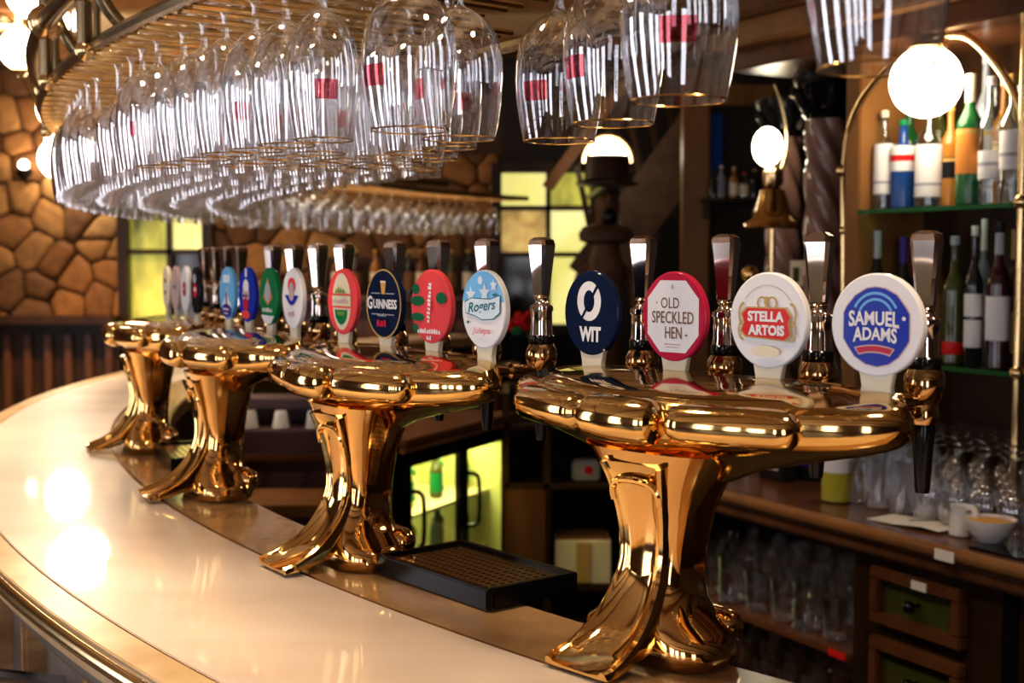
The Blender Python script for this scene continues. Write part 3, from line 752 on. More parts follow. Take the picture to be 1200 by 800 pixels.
for k, (px, hpx, bd, cp) in enumerate(((836, 34, 'bottle_dark', 'print_black'), (845, 38, 'bottle_grey', 'print_white'), (860, 36, 'bottle_whiskey', 'print_cream'), (872, 30, 'bottle_clear', 'print_red'), (884, 34, 'bottle_dark', 'print_gold'))):
    p = W(px, 232, D + .03); bottle('miniature_bottle', ['black little bottle at the left end of the small wall shelf', 'grey little bottle with white cap on the small wall shelf', 'honey coloured little bottle on the small wall shelf', 'clear little bottle with red cap on the small wall shelf', 'black little bottle with gold cap on the small wall shelf'][k], (p.x, p.y, zz), hpx * D / F_PX, .024, bd, 'print_cream' if k in (2, 3) else None, cp, group='bottles on the small wall shelf')

# ================================================================== BACK BAR
ZC = .92
PB, PA = G(855, 577, ZC), G(1200, 664, ZC)
EX = (PA - PB).normalized(); EX.z = 0
NX = Vector((-EX.y, EX.x, 0))
if NX.x < 0: NX = -NX
BANG = atan2(EX.y, EX.x)
def BB(s, d, z): return Vector((PB.x, PB.y, 0)) + EX * s + NX * d + Vector((0, 0, z))
def SB(px, d):
    q = (px - 600) / F_PX; o = PB + NX * d      # o.x + EX.x s = q (o.y + EX.y s)
    return (q * o.y - o.x) / (EX.x - q * EX.y)
def ZAT(px, py, d):
    p = BB(SB(px, d), d, 0); return W(px, py, p.y).z
RB = Matrix.Rotation(BANG, 3, 'Z')
def bbox_(s0, s1, d0, d1, z0, z1): return MB().box(BB((s0 + s1) / 2, (d0 + d1) / 2, (z0 + z1) / 2), (abs(s1 - s0), abs(d1 - d0), z1 - z0), RB)
SL, SR = -.55, 2.3
ct = thing('back_counter', 'mahogany back counter with moulded front edge below the bottle shelves', 'counter')
bbox_(SL, SR, .01, .66, ZC - .035, ZC).build('worktop', 'mahogany', ct, smooth=False, bevel=.004)
MB().tube([BB(SL, .012, ZC - .016), BB(SR, .012, ZC - .016)], .017, 10).build('front_bead', 'oak', ct)
bbox_(SL, SR, .02, .06, ZC - .075, ZC - .036).build('front_moulding', 'mahogany', ct, smooth=False, bevel=.01)
sN = SB(1000, .05)
cab = thing('drawer_cabinet', 'dark cabinet with glass-fronted drawers under the back counter', 'cabinet')
bbox_(sN, SR, .07, .64, .05, ZC - .076).build('body', 'dark_wood', cab, smooth=False)
bbox_(sN, SR, .09, .64, 0, .05).build('plinth', 'dark_wood', cab, smooth=False)
sd0, sd1 = SB(1027, .05), SB(1136, .05)
def drawer(s0, s1, z0, z1, tagged):
    fr = MB()
    for a, b, c, d in ((s0, s1, z1 - .03, z1), (s0, s1, z0, z0 + .03), (s0, s0 + .03, z0 + .03, z1 - .03), (s1 - .03, s1, z0 + .03, z1 - .03)):
        fr.box(BB((a + b) / 2, .056, (c + d) / 2), (b - a, .03, d - c), RB)
    o = fr.build('drawer', 'mahogany', cab, smooth=False, bevel=.004)
    bbox_(s0 + .03, s1 - .03, .064, .068, z0 + .03, z1 - .03).build('glass_front', 'bottle_olive', o, smooth=False)
    MB().sphere(BB((s0 + s1) / 2, .03, (z0 + z1) / 2), .016, 12).build('knob', 'black_plastic', o)
    MB().tube([BB((s0 + s1) / 2, .064, (z0 + z1) / 2), BB((s0 + s1) / 2, .03, (z0 + z1) / 2)], .006, 8).build('knob_stem', 'black_metal', o)
    if tagged: bbox_((s0 + s1) / 2 - .0, (s0 + s1) / 2 + .045, .036, .040, z1 - .026, z1 - .006).build('price_tag', 'paper', o, smooth=False)
zt = ZAT(1030, 662, .05); zb = ZAT(1030, 728, .05)
drawer(sd0, sd1, zb, zt, True); drawer(sd0, sd1, zb - .20, zb - .035, False); drawer(sd0, sd1, zb - .4, zb - .235, False)
se0 = SB(1215, .05)
drawer(se0, se0 + .42, zb, zt, True); drawer(se0, se0 + .42, zb - .20, zb - .035, False)
bbox_(sd1 + .10, se0 - .04, .062, .072, .08, ZC - .08).build('dark_gap_sheet', 'black_plastic', cab, smooth=False)  # black sheet on the front; its colour stands in for a gap's shade
rk = thing('open_shelf_unit', 'dark open shelving full of glasses under the back counter', 'shelf')
bbox_(SL, SL + .03, .07, .62, 0, ZC - .08).build('side_panel', 'dark_wood', rk, smooth=False)
bbox_(SL, sN, .60, .63, 0, ZC - .08).build('back_panel', 'dark_wood', rk, smooth=False)
zsh = [ZAT(1000, 762, .08), ZAT(1000, 762, .08) - .30]
for z in zsh: bbox_(SL + .03, sN - .002, .06, .60, z - .02, z).build('shelf_board', 'mahogany', rk, smooth=False, bevel=.003)
q = SB(985, .05); bbox_(q - .03, q + .03, .055, .059, zsh[0] - .019, zsh[0] - .001).build('red_tag', 'print_red', rk, smooth=False)
q = SB(835, .05); bbox_(q - .03, q + .03, .055, .059, zsh[0] - .019, zsh[0] - .001).build('pale_tag', 'print_cream', rk, smooth=False)

# tumblers and wine glasses (simple shared meshes)
def tumbler_mesh(): return MB().lathe([(.026, .0), (.030, .003), (.034, .05), (.037, .115), (.0355, .115), (.032, .05), (.026, .012)], 16, cap1=True)
def stem_mesh(): return MB().lathe([(.033, 0), (.040, .045), (.036, .085), (.018, .112), (.005, .122), (.0045, .175), (.010, .18), (.034, .185), (.035, .188)], 16, cap0=False)
def mug_mesh():
    m = MB().lathe([(.036, 0), (.040, .004), (.040, .07), (.037, .08), (.040, .09), (.040, .13), (.037, .13), (.036, .012)], 18)
    m.tube([(.038, 0, .11), (.065, 0, .105), (.072, 0, .07), (.062, 0, .03), (.038, 0, .025)], .006, 8); return m
gcount = [0]
WORDS = ['first', 'second', 'third', 'fourth', 'fifth', 'sixth', 'seventh', 'eighth', 'ninth', 'tenth', 'eleventh', 'twelfth']
def glass_at(key, maker, p, label, group, name, m='clear_glass'):
    o = bpy.data.objects.new(name, shared(key, maker, m)); COL.objects.link(o); o.location = p; o.rotation_euler.z = random.uniform(0, 6)
    return tag(o, label, 'glass', group)
random.seed(11)
for row in range(5):
    for k in range(6):
        d = .20 + row * .085; s = SB(1096, d) + k * .084 + random.uniform(-.006, .006)
        glass_at('stem_glass', stem_mesh, BB(s, d, ZC + .004), ('upside-down stemmed glass in the front row behind the bowl, %s from the left' % WORDS[k]) if row == 0 else 'clear stemmed glass upside down in the rear rows on the back counter', 'upside-down glasses on the back counter', 'wine_glass')
for row in range(2):
    for k in range(5):
        d = .20 + row * .09; s = SB(1004, d) + k * .083
        glass_at('tumbler', tumbler_mesh, BB(s, d, ZC + .002), 'low clear tumbler on the back counter, %s row, %s from the yellow bottle' % (['front', 'rear'][row], WORDS[k]), 'tumblers on the back counter', 'tumbler')
for row in range(3):
    for k in range(4):
        d = .38 + row * .09; s = SB(1040, d) + k * .10 - .05
        if s > SB(1090, d): continue
        glass_at('mug', mug_mesh, BB(s, d, ZC + .002), '%s clear glass mug from the left in the %s mug row behind the tumblers' % (WORDS[k], ['front', 'middle', 'rear'][row]), 'glass mugs on the back counter', 'glass_mug')
for lvl, z in enumerate(zsh):
    for row in range(4):
        for k in range(9):
            s = SL + .09 + k * .108 + random.uniform(-.008, .008); d = .12 + row * .12
            if s > sN - .06: continue
            glass_at('tumbler' if (k + lvl) % 3 else 'mug', tumbler_mesh if (k + lvl) % 3 else mug_mesh, BB(s, d, z + .002), ('clear glass in the front row of the %s dark shelf, %s from its left end' % (['upper', 'lower'][lvl], WORDS[k])) if row == 0 else 'clear glass behind the front row on the %s dark shelf' % ['upper', 'lower'][lvl], ['glasses on the upper under-counter shelf', 'glasses on the lower under-counter shelf'][lvl], 'beer_glass')
# oddments on the counter
bottle('syrup_bottle', 'yellow bottle with white label standing on the back counter', BB(SB(985, .17), .17, ZC), .24, .042, 'bottle_yellow', 'print_white', 'print_white', .3, lab_z=(.34, .66))
for k, (px, d, s0, hh, m, lb) in enumerate(((876, .3, .10, .10, 'print_grey', 'grey box on the far end of the back counter'), (915, .26, .11, .13, 'bottle_dark', 'black box with pale picture on the back counter'), (955, .34, .07, .16, 'bottle_dark', 'tall black box beside the yellow bottle'))):
    p = BB(SB(px, d), d, ZC)
    o = thing('packet', lb, 'box', p, BANG)
    MB().box((0, 0, hh / 2 + .001), (s0, .06, hh)).build('carton', m, o, smooth=False, bevel=.003)
    MB().box((0, -.031, hh * .45), (s0 * .6, .001, hh * .4)).build('picture', ['print_navy', 'print_rose', 'print_violet'][k], o, smooth=False)
    MB().box((0, 0, hh + .003), (s0 * 1.02, .062, .006)).build('lid', m, o, smooth=False)
p = BB(SB(1085, .13), .13, ZC)
mo = thing('paper_sheet', 'white folded paper lying on the back counter', 'paper', p, BANG + .12)
MB().rings([[(x, -.055, z), (x, .055, z), (x, .055, z + .0015), (x, -.055, z + .0015)] for x, z in ((-.12, .002), (-.04, .003), (.04, .010), (.09, .006))]).build('sheet', 'paper', mo)
MB().tube([(-.02, -.02, .012), (.03, .03, .014), (.07, -.01, .016), (.1, .03, .014)], .0012, 6).build('wire', 'black_metal', mo)
mt = bbox_(SB(1150, .06), SB(1150, .06) + .5, .035, .19, ZC, ZC + .006).build('bar_mat', 'black_plastic', smooth=False, bevel=.002)
tag(mt, 'black rubber mat under the white bowl on the counter edge', 'mat')
p = BB(SB(1167, .11), .11, ZC + .007)
bw = thing('white_bowl', 'small white porcelain bowl on the black mat', 'bowl', p)
MB().lathe([(.022, .001), (.026, .0), (.030, .006), (.046, .020), (.056, .045), (.058, .052), (.055, .051), (.044, .024), (.02, .012)], 24).build('bowl', 'porcelain', bw)
MB().lathe([(.053, .045), (.03, .050), (.004, .052)], 20, cap0=False).build('contents', 'print_amber', bw)
p = BB(SB(1131, .12), .12, ZC + .001)
cp = thing('white_jug', 'white porcelain jug with dark handle opening beside the bowl', 'jug', p, BANG)
MB().lathe([(.022, .0), (.026, .004), (.024, .04), (.020, .060), (.024, .072), (.021, .072), (.018, .058), (.018, .01)], 20).build('body', 'porcelain', cp)
MB().tube(spline([(.018, 0, .066), (.036, 0, .070), (.046, 0, .055), (.038, 0, .030), (.022, 0, .022)], 5), .008, 10).build('handle', 'porcelain', cp)
q = SB(1112, .02); o = bbox_(q, q + .055, -.009, -.006, ZC - .030, ZC - .006).build('counter_tag', 'paper', smooth=False); o.parent = ct; o.name = 'price_tag'

# shelf unit behind the counter
un = thing('bottle_shelf_unit', 'wooden shelf unit with glass shelves and twisted columns behind the bar', 'shelf unit')
s0, s1 = SB(990, .40), SR
bbox_(s0, s1, .66, .70, ZC, 2.25).build('back_panel', 'dark_wood', un, smooth=False)
bbox_(s0 - .01, s0 + .05, .40, .66, ZC, 2.18).build('side_panel', 'oak', un, smooth=False, bevel=.004)
ZS1 = ZAT(1040, 247, .52); ZS2 = ZAT(1120, 425, .5)
for z in (ZS1, ZS2): bbox_(s0 + .05, s1, .40, .66, z - .012, z).build('glass_shelf', 'shelf_glass', un, smooth=False, bevel=.002); 
for z in (ZS1, ZS2): bbox_(s0 + .05, s1, .394, .40, z - .012, z).build('shelf_edge', 'bottle_green', un, smooth=False)
q = SB(1194, .39); MB().tube([BB(q, .39, ZC), BB(q, .39, 2.2)], .011, 10).build('brass_upright', 'rail_brass', un)
for z in (ZS1, ZS2): MB().sphere(BB(q, .39, z), .02, 10).build('upright_ball', 'rail_brass', un)
# cornice
for k, (d0, z0, z1) in enumerate(((.30, 2.14, 2.20), (.24, 2.20, 2.27), (.18, 2.27, 2.36), (.10, 2.36, 2.42), (.02, 2.42, 2.56))):
    bbox_(SB(874, .3) - .1, s1, d0, .72, z0, z1).build('cornice_board', 'mahogany' if k % 2 == 0 else 'oak', un, smooth=False, bevel=.006)
def twisted(c, z0, z1, r, parent):
    rs = []; n = 40; K = 60
    for k in range(K + 1):
        z = z0 + (z1 - z0) * k / K; tw = 2.2 * 2 * pi * (z - z0) / 1.6
        rs.append([(c.x + r * (1 + .15 * cos(5 * (2 * pi * i / n + tw))) * cos(2 * pi * i / n), c.y + r * (1 + .15 * cos(5 * (2 * pi * i / n + tw))) * sin(2 * pi * i / n), z) for i in range(n)])
    MB().rings(rs).build('column_shaft', 'column_wood', parent)
    MB().lathe([(r * 1.05, z1), (r * 1.25, z1 + .015), (r * 1.05, z1 + .03), (r * 1.1, z1 + .05), (r * 1.5, z1 + .09), (r * 1.7, z1 + .12), (r * 1.75, z1 + .14)], 24, c=(c.x, c.y, 0)).build('capital', 'black_metal', parent)
    for k in range(8):
        t = 2 * pi * k / 8; dx, dy = cos(t), sin(t)
        MB().tube([(c.x + dx * r * 1.05, c.y + dy * r * 1.05, z1 + .03), (c.x + dx * r * 1.45, c.y + dy * r * 1.45, z1 + .075), (c.x + dx * r * 1.75, c.y + dy * r * 1.75, z1 + .09), (c.x + dx * r * 1.8, c.y + dy * r * 1.8, z1 + .07)], [.016, .02, .016, .01], 6).build('capital_leaf', 'black_metal', parent)
    MB().lathe([(r * 1.5, z0 - .06), (r * 1.5, z0 - .03), (r * 1.2, z0 - .015), (r * 1.1, z0)], 24, c=(c.x, c.y, 0)).build('column_base', 'mahogany', parent)
c1 = W(966, 300, 4.05); c1.z = 0
twisted(c1, ZC + .06, 2.00, .060, un)
c2 = W(917, 300, 4.85); c2.z = 0
p2 = thing('twisted_column', 'second twisted dark column with black capital further back', 'column')
twisted(c2, ZC + .06, 2.02, .060, p2)
bbox_(SB(900, 1.2) - .1, SB(900, 1.2) + .3, 1.1, 1.4, 0, ZC).build('pedestal', 'dark_wood', p2, smooth=False)
p2.children[-1].location = (0, 0, 0)

# brass arch with globe
ar = thing('arched_brass_lamp', 'bright white globe hanging from a brass arch before the bottles', 'lamp')
pts = [W(990, 440, 3.75), W(989, 270, 3.75), W(990, 190, 3.72), W(1003, 130, 3.65), W(1038, 82, 3.5), W(1092, 47, 3.35), W(1130, 42, 3.28), W(1160, 66, 3.22), W(1186, 105, 3.18), W(1204, 160, 3.15), W(1210, 260, 3.14), W(1212, 440, 3.14)]
MB().tube(spline(pts, 7), .011, 10).build('arch', 'rail_brass', ar)
gc = W(1085, 96, 3.36)
MB().sphere(gc, .092, 28).build('globe', 'lamp_glow', ar)
MB().lathe([(.05, .078), (.056, .086), (.045, .10), (.02, .108), (.012, .13)], 18, c=gc).build('gallery', 'rail_brass', ar)
for px, py, d in ((990, 270, 3.75), (987, 200, 3.72), (1090, 47, 3.35)): MB().sphere(W(px, py, d), .018, 10).build('ball', 'rail_brass', ar)

# bell-shaped brass lamp
p = W(905, 268, 4.5)
bl = thing('bell_lamp', 'brass bell-shaped lamp with a lit globe before the columns', 'lamp', (p.x, p.y, p.z))
MB().lathe([(.09, 0), (.10, .006), (.095, .02), (.075, .035), (.058, .07), (.048, .11), (.040, .135), (.02, .145)], 24).build('bell', 'brass', bl)
MB().lathe([(.03, .145), (.036, .16), (.036, .20), (.028, .21)], 18).build('collar', 'rail_brass', bl)
MB().sphere((-.02, 0, .285), .062, 18, (.85, .85, 1.1)).build('globe', 'lamp_glow', bl)
MB().tube([(0, 0, .0), (0, 0, -.3), (0, 0, p.z * -1 + .9)], .010, 8).build('stem', 'rail_brass', bl)
MB().tube(spline([(.03, 0, .2), (.05, 0, .3), (.03, 0, .42), (0, 0, .5)], 5), .006, 8).build('harp', 'rail_brass', bl)
MB().sphere((-.075, 0, -.16), .032, 12).build('brass_ball', 'brass', bl)
# small framed card
p = W(934, 320, 4.3)
fc = thing('framed_card', 'small cream framed card behind the white oval badge', 'card', p, BANG)
MB().box((0, 0, 0), (.062, .006, .085)).build('card', 'print_cream', fc, smooth=False)
MB().box((0, -.004, -.005), (.03, .002, .05)).build('picture', 'bottle_olive', fc, smooth=False)
MB().tube([(0, .0, -.04), (0, .02, -.25), (0, .02, -(p.z - .93))], .004, 6).build('stand', 'rail_brass', fc)

# bottles on the glass shelves
UP = [(1033, .46, 115, 11, 'bottle_clear', 'print_white', 'print_cream', (.16, .66), 'clear bottle with tall white label and cork cap, leftmost on the upper shelf'),
      (1055, .47, 104, 13, 'bottle_blue', 'print_white', 'print_green', (.42, .70), 'dark blue bottle with red and white label on the upper shelf'),
      (1085, .46, 125, 14.5, 'bottle_clear', 'print_white', 'print_white', (.10, .58), 'broad clear bottle with long white label under the bright globe'),
      (1110, .50, 120, 10.5, 'bottle_whiskey', 'print_black', 'print_gold', (.28, .48), 'slim honey bottle with dark label on the upper shelf'),
      (1132, .45, 152, 14, 'bottle_green', 'print_orange', 'print_cream', (.24, .58), 'green bottle with orange brown label on the upper shelf'),
      (1157, .45, 148, 13, 'bottle_clear', 'print_white', 'print_white', (.20, .42), 'clear bottle with square white label and white capsule'),
      (1183, .44, 150, 14, 'bottle_clear', 'print_white', 'print_amber', (.26, .56), 'clear bottle with pink-white label next to the brass upright'),
      (1150, .58, 178, 12, 'bottle_grey', 'print_grey', 'print_grey', (.2, .5), 'tall grey-necked bottle standing in the second row'),
      (1172, .58, 150, 12, 'bottle_whiskey', 'print_cream', 'print_cream', (.2, .5), 'honey bottle with cream capsule in the second row'),
      (1097, .58, 140, 12, 'bottle_olive', 'print_gold', 'print_gold', (.2, .5), 'olive bottle in the second row behind the globe'),
      (1062, .58, 128, 12, 'bottle_green', 'print_cream', 'print_cream', (.2, .5), 'green bottle in the second row at the left'),
      (1205, .45, 185, 14, 'bottle_clear', 'print_white', 'print_white', (.2, .6), 'tall pale bottle cut by the right edge')]
for px, d, hp, rp, bd, lb, cp_, lz, lab in UP:
    p = BB(SB(px, d), d, ZS1); k = p.y / F_PX
    bottle('spirit_bottle', lab, p, hp * k, rp * k * 1.08, bd, lb, cp_, .34, lab_z=lz, nm=('print_cream' if 'green bottle with' in lab else None), lab2=(('print_red', .53, .60) if 'blue' in lab else ('print_grey', lz[0] + .10, lz[0] + .13) if bd == 'bottle_clear' else ('print_gold', lz[1] - .04, lz[1] - .01)), group='bottles on the upper glass shelf')
LOW = [(1027, .46, 148, 12, 'bottle_dark', None, 'print_grey', (.2, .5), 'dark bottle with grey neck behind the blue emblem badge', 'print_grey'),
       (1058, .50, 142, 12, 'bottle_dark', None, 'print_violet', (.2, .5), 'dark bottle with violet neck between badge and handle', 'print_violet'),
       (1118, .46, 150, 13, 'bottle_olive', 'print_red', 'print_grey', (.08, .18), 'big dark green bottle with a low red label', None),
       (1141, .44, 165, 10.5, 'bottle_dark', 'print_white', 'print_white', (.14, .52), 'black wine bottle with two-part white label', 'bottle_dark'),
       (1170, .43, 172, 14, 'bottle_wine', 'print_white', 'print_black', (.20, .50), 'wine bottle with wide cream label on the lower shelf', 'print_grey'),
       (1152, .57, 168, 10, 'bottle_grey', 'print_grey', 'print_white', (.3, .5), 'bottle with white capsule in the lower second row', 'print_white'),
       (1188, .55, 160, 11, 'bottle_wine', 'print_gold', 'print_gold', (.1, .4), 'dark bottle with gold label by the brass upright', 'print_gold'),
       (1098, .58, 150, 11, 'bottle_amber', 'print_brown', 'print_black', (.2, .5), 'brown bottle in the lower second row', None),
       (1040, .59, 140, 11, 'bottle_dark', 'print_brown', 'print_black', (.2, .5), 'black bottle in the lower second row at the left', None)]
for px, d, hp, rp, bd, lb, cp_, lz, lab, nm in LOW:
    p = BB(SB(px, d), d, ZS2); k = p.y / F_PX
    bottle('wine_bottle', lab, p, hp * k, rp * k, bd, lb, cp_, .36, lab_z=lz, nm=nm, lab2=(('bottle_dark', .335, .36) if 'two-part' in lab else None), group='bottles on the lower glass shelf')

# ================================================================== INSIDE THE BAR RING
F0, F1 = G(468, 530, .85), G(592, 497, .85)
FE = (F1 - F0).normalized(); FE.z = 0; FN = Vector((-FE.y, FE.x, 0)); FANG = atan2(FE.y, FE.x); FL = (F1 - F0).length
def FB(s, d, z): return Vector((F0.x, F0.y, 0)) + FE * s + FN * d + Vector((0, 0, z))
RF = Matrix.Rotation(FANG, 3, 'Z')
def fbox(s0, s1, d0, d1, z0, z1, mb=None): return (mb or MB()).box(FB((s0 + s1) / 2, (d0 + d1) / 2, (z0 + z1) / 2), (abs(s1 - s0), abs(d1 - d0), z1 - z0), RF)
fr = thing('bottle_fridge', 'black two-door bottle fridge glowing yellow-green inside the bar', 'fridge')
sh = MB(); fbox(0, .03, 0, .5, 0, .85, sh); fbox(FL - .03, FL, 0, .5, 0, .85, sh); fbox(.03, FL - .03, 0, .5, .82, .85, sh); fbox(.03, FL - .03, 0, .5, 0, .08, sh)
sh.build('housing', 'black_plastic', fr, smooth=False)
fbox(.03, FL - .03, .485, .5, .08, .82).build('glowing_back', 'fridge_light', fr, smooth=False)  # back panel glows itself, standing in for light on the fridge interior
fbox(.0305, .034, .0, .485, .08, .82).build('lining', 'fridge_lining', fr, smooth=False); fbox(FL - .034, FL - .0305, 0, .485, .08, .82).build('lining', 'fridge_lining', fr, smooth=False); fbox(.03, FL - .03, .0, .485, .08, .084).build('lining', 'fridge_lining', fr, smooth=False)
fbox(.05, FL - .05, .03, .06, .80, .82).build('light_strip', 'fridge_light', fr, smooth=False)
area_light('fridge_lamp', FB(FL / 2, .12, .815), (0, 0, FANG), FL - .1, .2, 9.0, (.95, .92, .32))
for z in (.32, .56): fbox(.04, FL - .04, .06, .48, z, z + .012).build('wire_shelf', 'print_cream', fr, smooth=False)
mid = FL * .52
for a, b, hs in ((.015, mid - .004, .035), (mid + .004, FL - .015, .035)):
    d_ = MB(); w = .035
    for q in ((a, a + w, .07, .83), (b - w, b, .07, .83), (a + w, b - w, .79, .83), (a + w, b - w, .07, .12)): fbox(q[0], q[1], -.025, -.002, q[2], q[3], d_)
    do = d_.build('door', 'black_plastic', fr, smooth=False, bevel=.003)
    fbox(a + w, b - w, -.016, -.010, .12, .79).build('pane', 'fridge_glass', do, smooth=False)
    MB().tube(spline([FB(a + hs * .6, -.025, .70), FB(a + hs * .6 + .015, -.055, .695), FB(a + hs * .6 + .03, -.065, .66), FB(a + hs * .6 + .03, -.065, .52), FB(a + hs * .6 + .015, -.055, .49), FB(a + hs * .6, -.025, .485)], 5), .009, 8).build('handle', 'black_plastic', do)
k = 0
for z in (.081, .333, .573):
    for i in range(7):
        s = .09 + i * (FL - .18) / 6
        bd = ['bottle_green', 'bottle_yellow', 'bottle_green', 'bottle_whiskey', 'bottle_yellow', 'bottle_green', 'bottle_olive'][(i + k) % 7]
        bottle('beer_bottle', 'small %s bottle %s of the lit fridge, %s from the left' % (bd[7:].replace('whiskey', 'honey'), ['on the bottom', 'on the middle rack', 'on the top rack'][k], WORDS[i]), FB(s, .16 + .06 * (i % 2), z), .21, .028, bd, 'print_cream' if i % 2 else 'print_green', 'print_gold', .38, group=['bottles on the fridge floor', 'bottles on the middle fridge rack', 'bottles on the top fridge rack'][k])
    k += 1
wt = thing('inner_worktop', 'brown worktop over the bottle fridge inside the bar', 'worktop')
fbox(-.05, FL + .02, -.06, .42, .872, .905).build('slab', 'mahogany', wt, smooth=False, bevel=.006)
fbox(-.05, FL + .02, -.05, -.03, .855, .872).build('front_lip', 'oak', wt, smooth=False)
fbox(-.05, -.01, .02, .40, 0, .868).build('support_panel', 'dark_wood', wt, smooth=False)
p = FB(.1, .2, .906)
tv = thing('white_napkins', 'pale folded cloth on the worktop above the fridge', 'cloth', p, FANG)
MB().box((0, 0, .03), (.26, .2, .06)).build('folded_cloth', 'print_grey', tv, bevel=.02)
MB().box((.02, 0, .066), (.2, .16, .012)).build('top_fold', 'print_white', tv, bevel=.004)
# dark cabinet between second and third tower
D = 4.3
cb = thing('glass_washer_cabinet', 'dark plum wooden cabinet with cups inside the bar', 'cabinet')
X0, X1 = W(258, 0, D).x, W(405, 0, D).x
zt = W(0, 505, D).z; zu = W(0, 478, D).z; zm = W(0, 536, D).z
MB().box(((X0 + X1) / 2, D + .15, zt / 2), (X1 - X0, .3, zt)).build('body', 'plum_wood', cb, smooth=False, bevel=.004)
MB().box(((X0 + X1) / 2, D - .012, zm), (X1 - X0, .03, .02)).build('ledge', 'mahogany', cb, smooth=False, bevel=.003)
for k in range(3):
    w = (X1 - X0) / 3; MB().box((X0 + w * (k + .5), D - .006, zm - .16), (w * .82, .02, .22)).build('door_panel', 'plum_wood', cb, smooth=False, bevel=.006)
MB().box(((X0 + X1) / 2, D + .21, zu), (X1 - X0, .18, .035)).build('upper_board', 'plum_wood', cb, smooth=False, bevel=.003)
MB().box(((X0 + X1) / 2, D + .285, (zt + zu) / 2), (X1 - X0, .02, zu - zt)).build('upper_back', 'plum_wood', cb, smooth=False)
for k, px in enumerate((288, 325, 364, 398)):
    o = MB().lathe([(.024, 0), (.03, .003), (.022, .055), (.018, .062)], 16).build('white_cup', 'porcelain'); o.location = (W(px, 0, D + .08).x, D + .06, zt + .001)
    tag(o, 'white cup upside down on the plum cabinet, %s from the left' % WORDS[k], 'cup', 'white cups on the plum cabinet')
MB().box(((X0 + X1) / 2, D - .25, W(0, 592, D - .4).z - .02), (X1 - X0, .3, .04)).build('lower_counter', 'oak', cb, smooth=False, bevel=.004)
# dim shelves beyond the nearest tower's stem
D = 5.4
sx0, sx1 = W(592, 0, D).x, W(742, 0, D).x
ds = thing('dim_shelf', 'dim dark shelving inside the bar beyond the nearest tower', 'shelf')
MB().box(((sx0 + sx1) / 2, D + .45, .5), (sx1 - sx0, .03, 1.0)).build('back_board', 'dark_wood', ds, smooth=False)
for x in (sx0, W(642, 0, D).x, sx1): MB().box((x, D + .22, .5), (.03, .44, 1.0)).build('side_board', 'dark_wood', ds, smooth=False)
for py in (500, 570, 690): MB().box(((sx0 + sx1) / 2, D + .22, W(0, py, D).z), (sx1 - sx0, .44, .022)).build('board', 'dark_wood', ds, smooth=False)
MB().box(((sx0 + W(640, 0, D).x) / 2, D + .0, W(0, 628, D).z), (W(640, 0, D).x - sx0, .02, .40)).build('door_panel', 'mahogany', ds, smooth=False)
zz = W(0, 690, D).z + .012
cr = thing('cream_carton', 'cream coloured open carton on the dim shelf', 'box', (W(686, 0, D).x, D + .12, zz))
MB().box((0, 0, .1), (.24, .2, .19)).build('carton', 'print_cream', cr, smooth=False, bevel=.004)
MB().box((.0, -.102, .10), (.06, .004, .17)).build('tape', 'print_gold', cr, smooth=False)
MB().box((0, 0, .2), (.22, .18, .012)).build('contents', 'print_brown', cr, smooth=False)
zz = W(0, 570, D).z + .012
cr = thing('white_packet', 'white packet with red spot on the dim shelf', 'box', (W(690, 0, D).x, D + .1, zz))
MB().box((0, 0, .045), (.12, .1, .085)).build('packet', 'print_grey', cr, smooth=False, bevel=.01)
MB().lathe([(.02, 0), (.018, .004)], 12, M=Matrix.Rotation(R(90), 3, 'X'), c=(0.01, -.05, .05)).build('red_spot', 'print_red', cr)
zz = W(0, 500, D).z + .012
for k, (px, m) in enumerate(((668, 'print_rose'), (690, 'print_violet'))):
    cr = thing('cloth_roll', ['dusty pink cloth bundle on the dim shelf', 'violet cloth bundle on the dim shelf'][k], 'cloth', (W(px, 0, D).x, D + .12, zz))
    MB().tube([(-.05, -.03, .035), (.0, 0, .04), (.05, .03, .03)], [.025, .04, .025], 10).build('roll', m, cr)
    MB().tube([(-.006, -.01, .04), (.006, .01, .04)], .042, 10).build('band', 'print_grey', cr)
# dresser under the stone wall with bottles, and red flowers
D = 8.3
dx0, dx1 = W(345, 0, D).x, W(590, 0, D).x; zt = W(0, 352, D).z
dr = thing('dark_dresser', 'dark dresser against the stone wall behind the far towers', 'dresser')
MB().box(((dx0 + dx1) / 2, D + .25, zt / 2), (dx1 - dx0, .5, zt)).build('body', 'dark_wood', dr, smooth=False)
MB().box(((dx0 + dx1) / 2, D + .23, zt + .015), (dx1 - dx0 + .06, .56, .03)).build('top', 'mahogany', dr, smooth=False, bevel=.004)
MB().box(((dx0 + dx1) / 2, D + .47, zt + .15), (dx1 - dx0, .03, .26)).build('upstand', 'dark_wood', dr, smooth=False)
for k in range(4):
    w = (dx1 - dx0) / 4; MB().box((dx0 + w * (k + .5), D - .006, zt * .5), (w * .86, .02, zt * .8)).build('door', 'mahogany', dr, smooth=False, bevel=.006)
for k, px in enumerate((368, 392, 415, 438, 478, 492, 528, 548, 560)):
    bd = ['bottle_dark', 'bottle_amber', 'bottle_wine', 'bottle_whiskey', 'bottle_dark', 'bottle_amber', 'bottle_olive', 'bottle_dark', 'bottle_wine'][k]
    bottle('dresser_bottle', '%s bottle on the dark dresser, %s from the left' % (bd[7:].replace('wine', 'dark red').replace('whiskey', 'honey'), WORDS[k]), (W(px, 0, D + .2).x, D + .2, zt + .031), .30, .036, bd, 'print_cream' if k % 2 else 'print_brown', 'print_gold', .34, group='bottles on the dresser')
c = W(612, 372, 6.9)
fl = thing('red_flowers', 'red flowers in a dark pot beside the lit window', 'flowers', (c.x, c.y, c.z - .1))
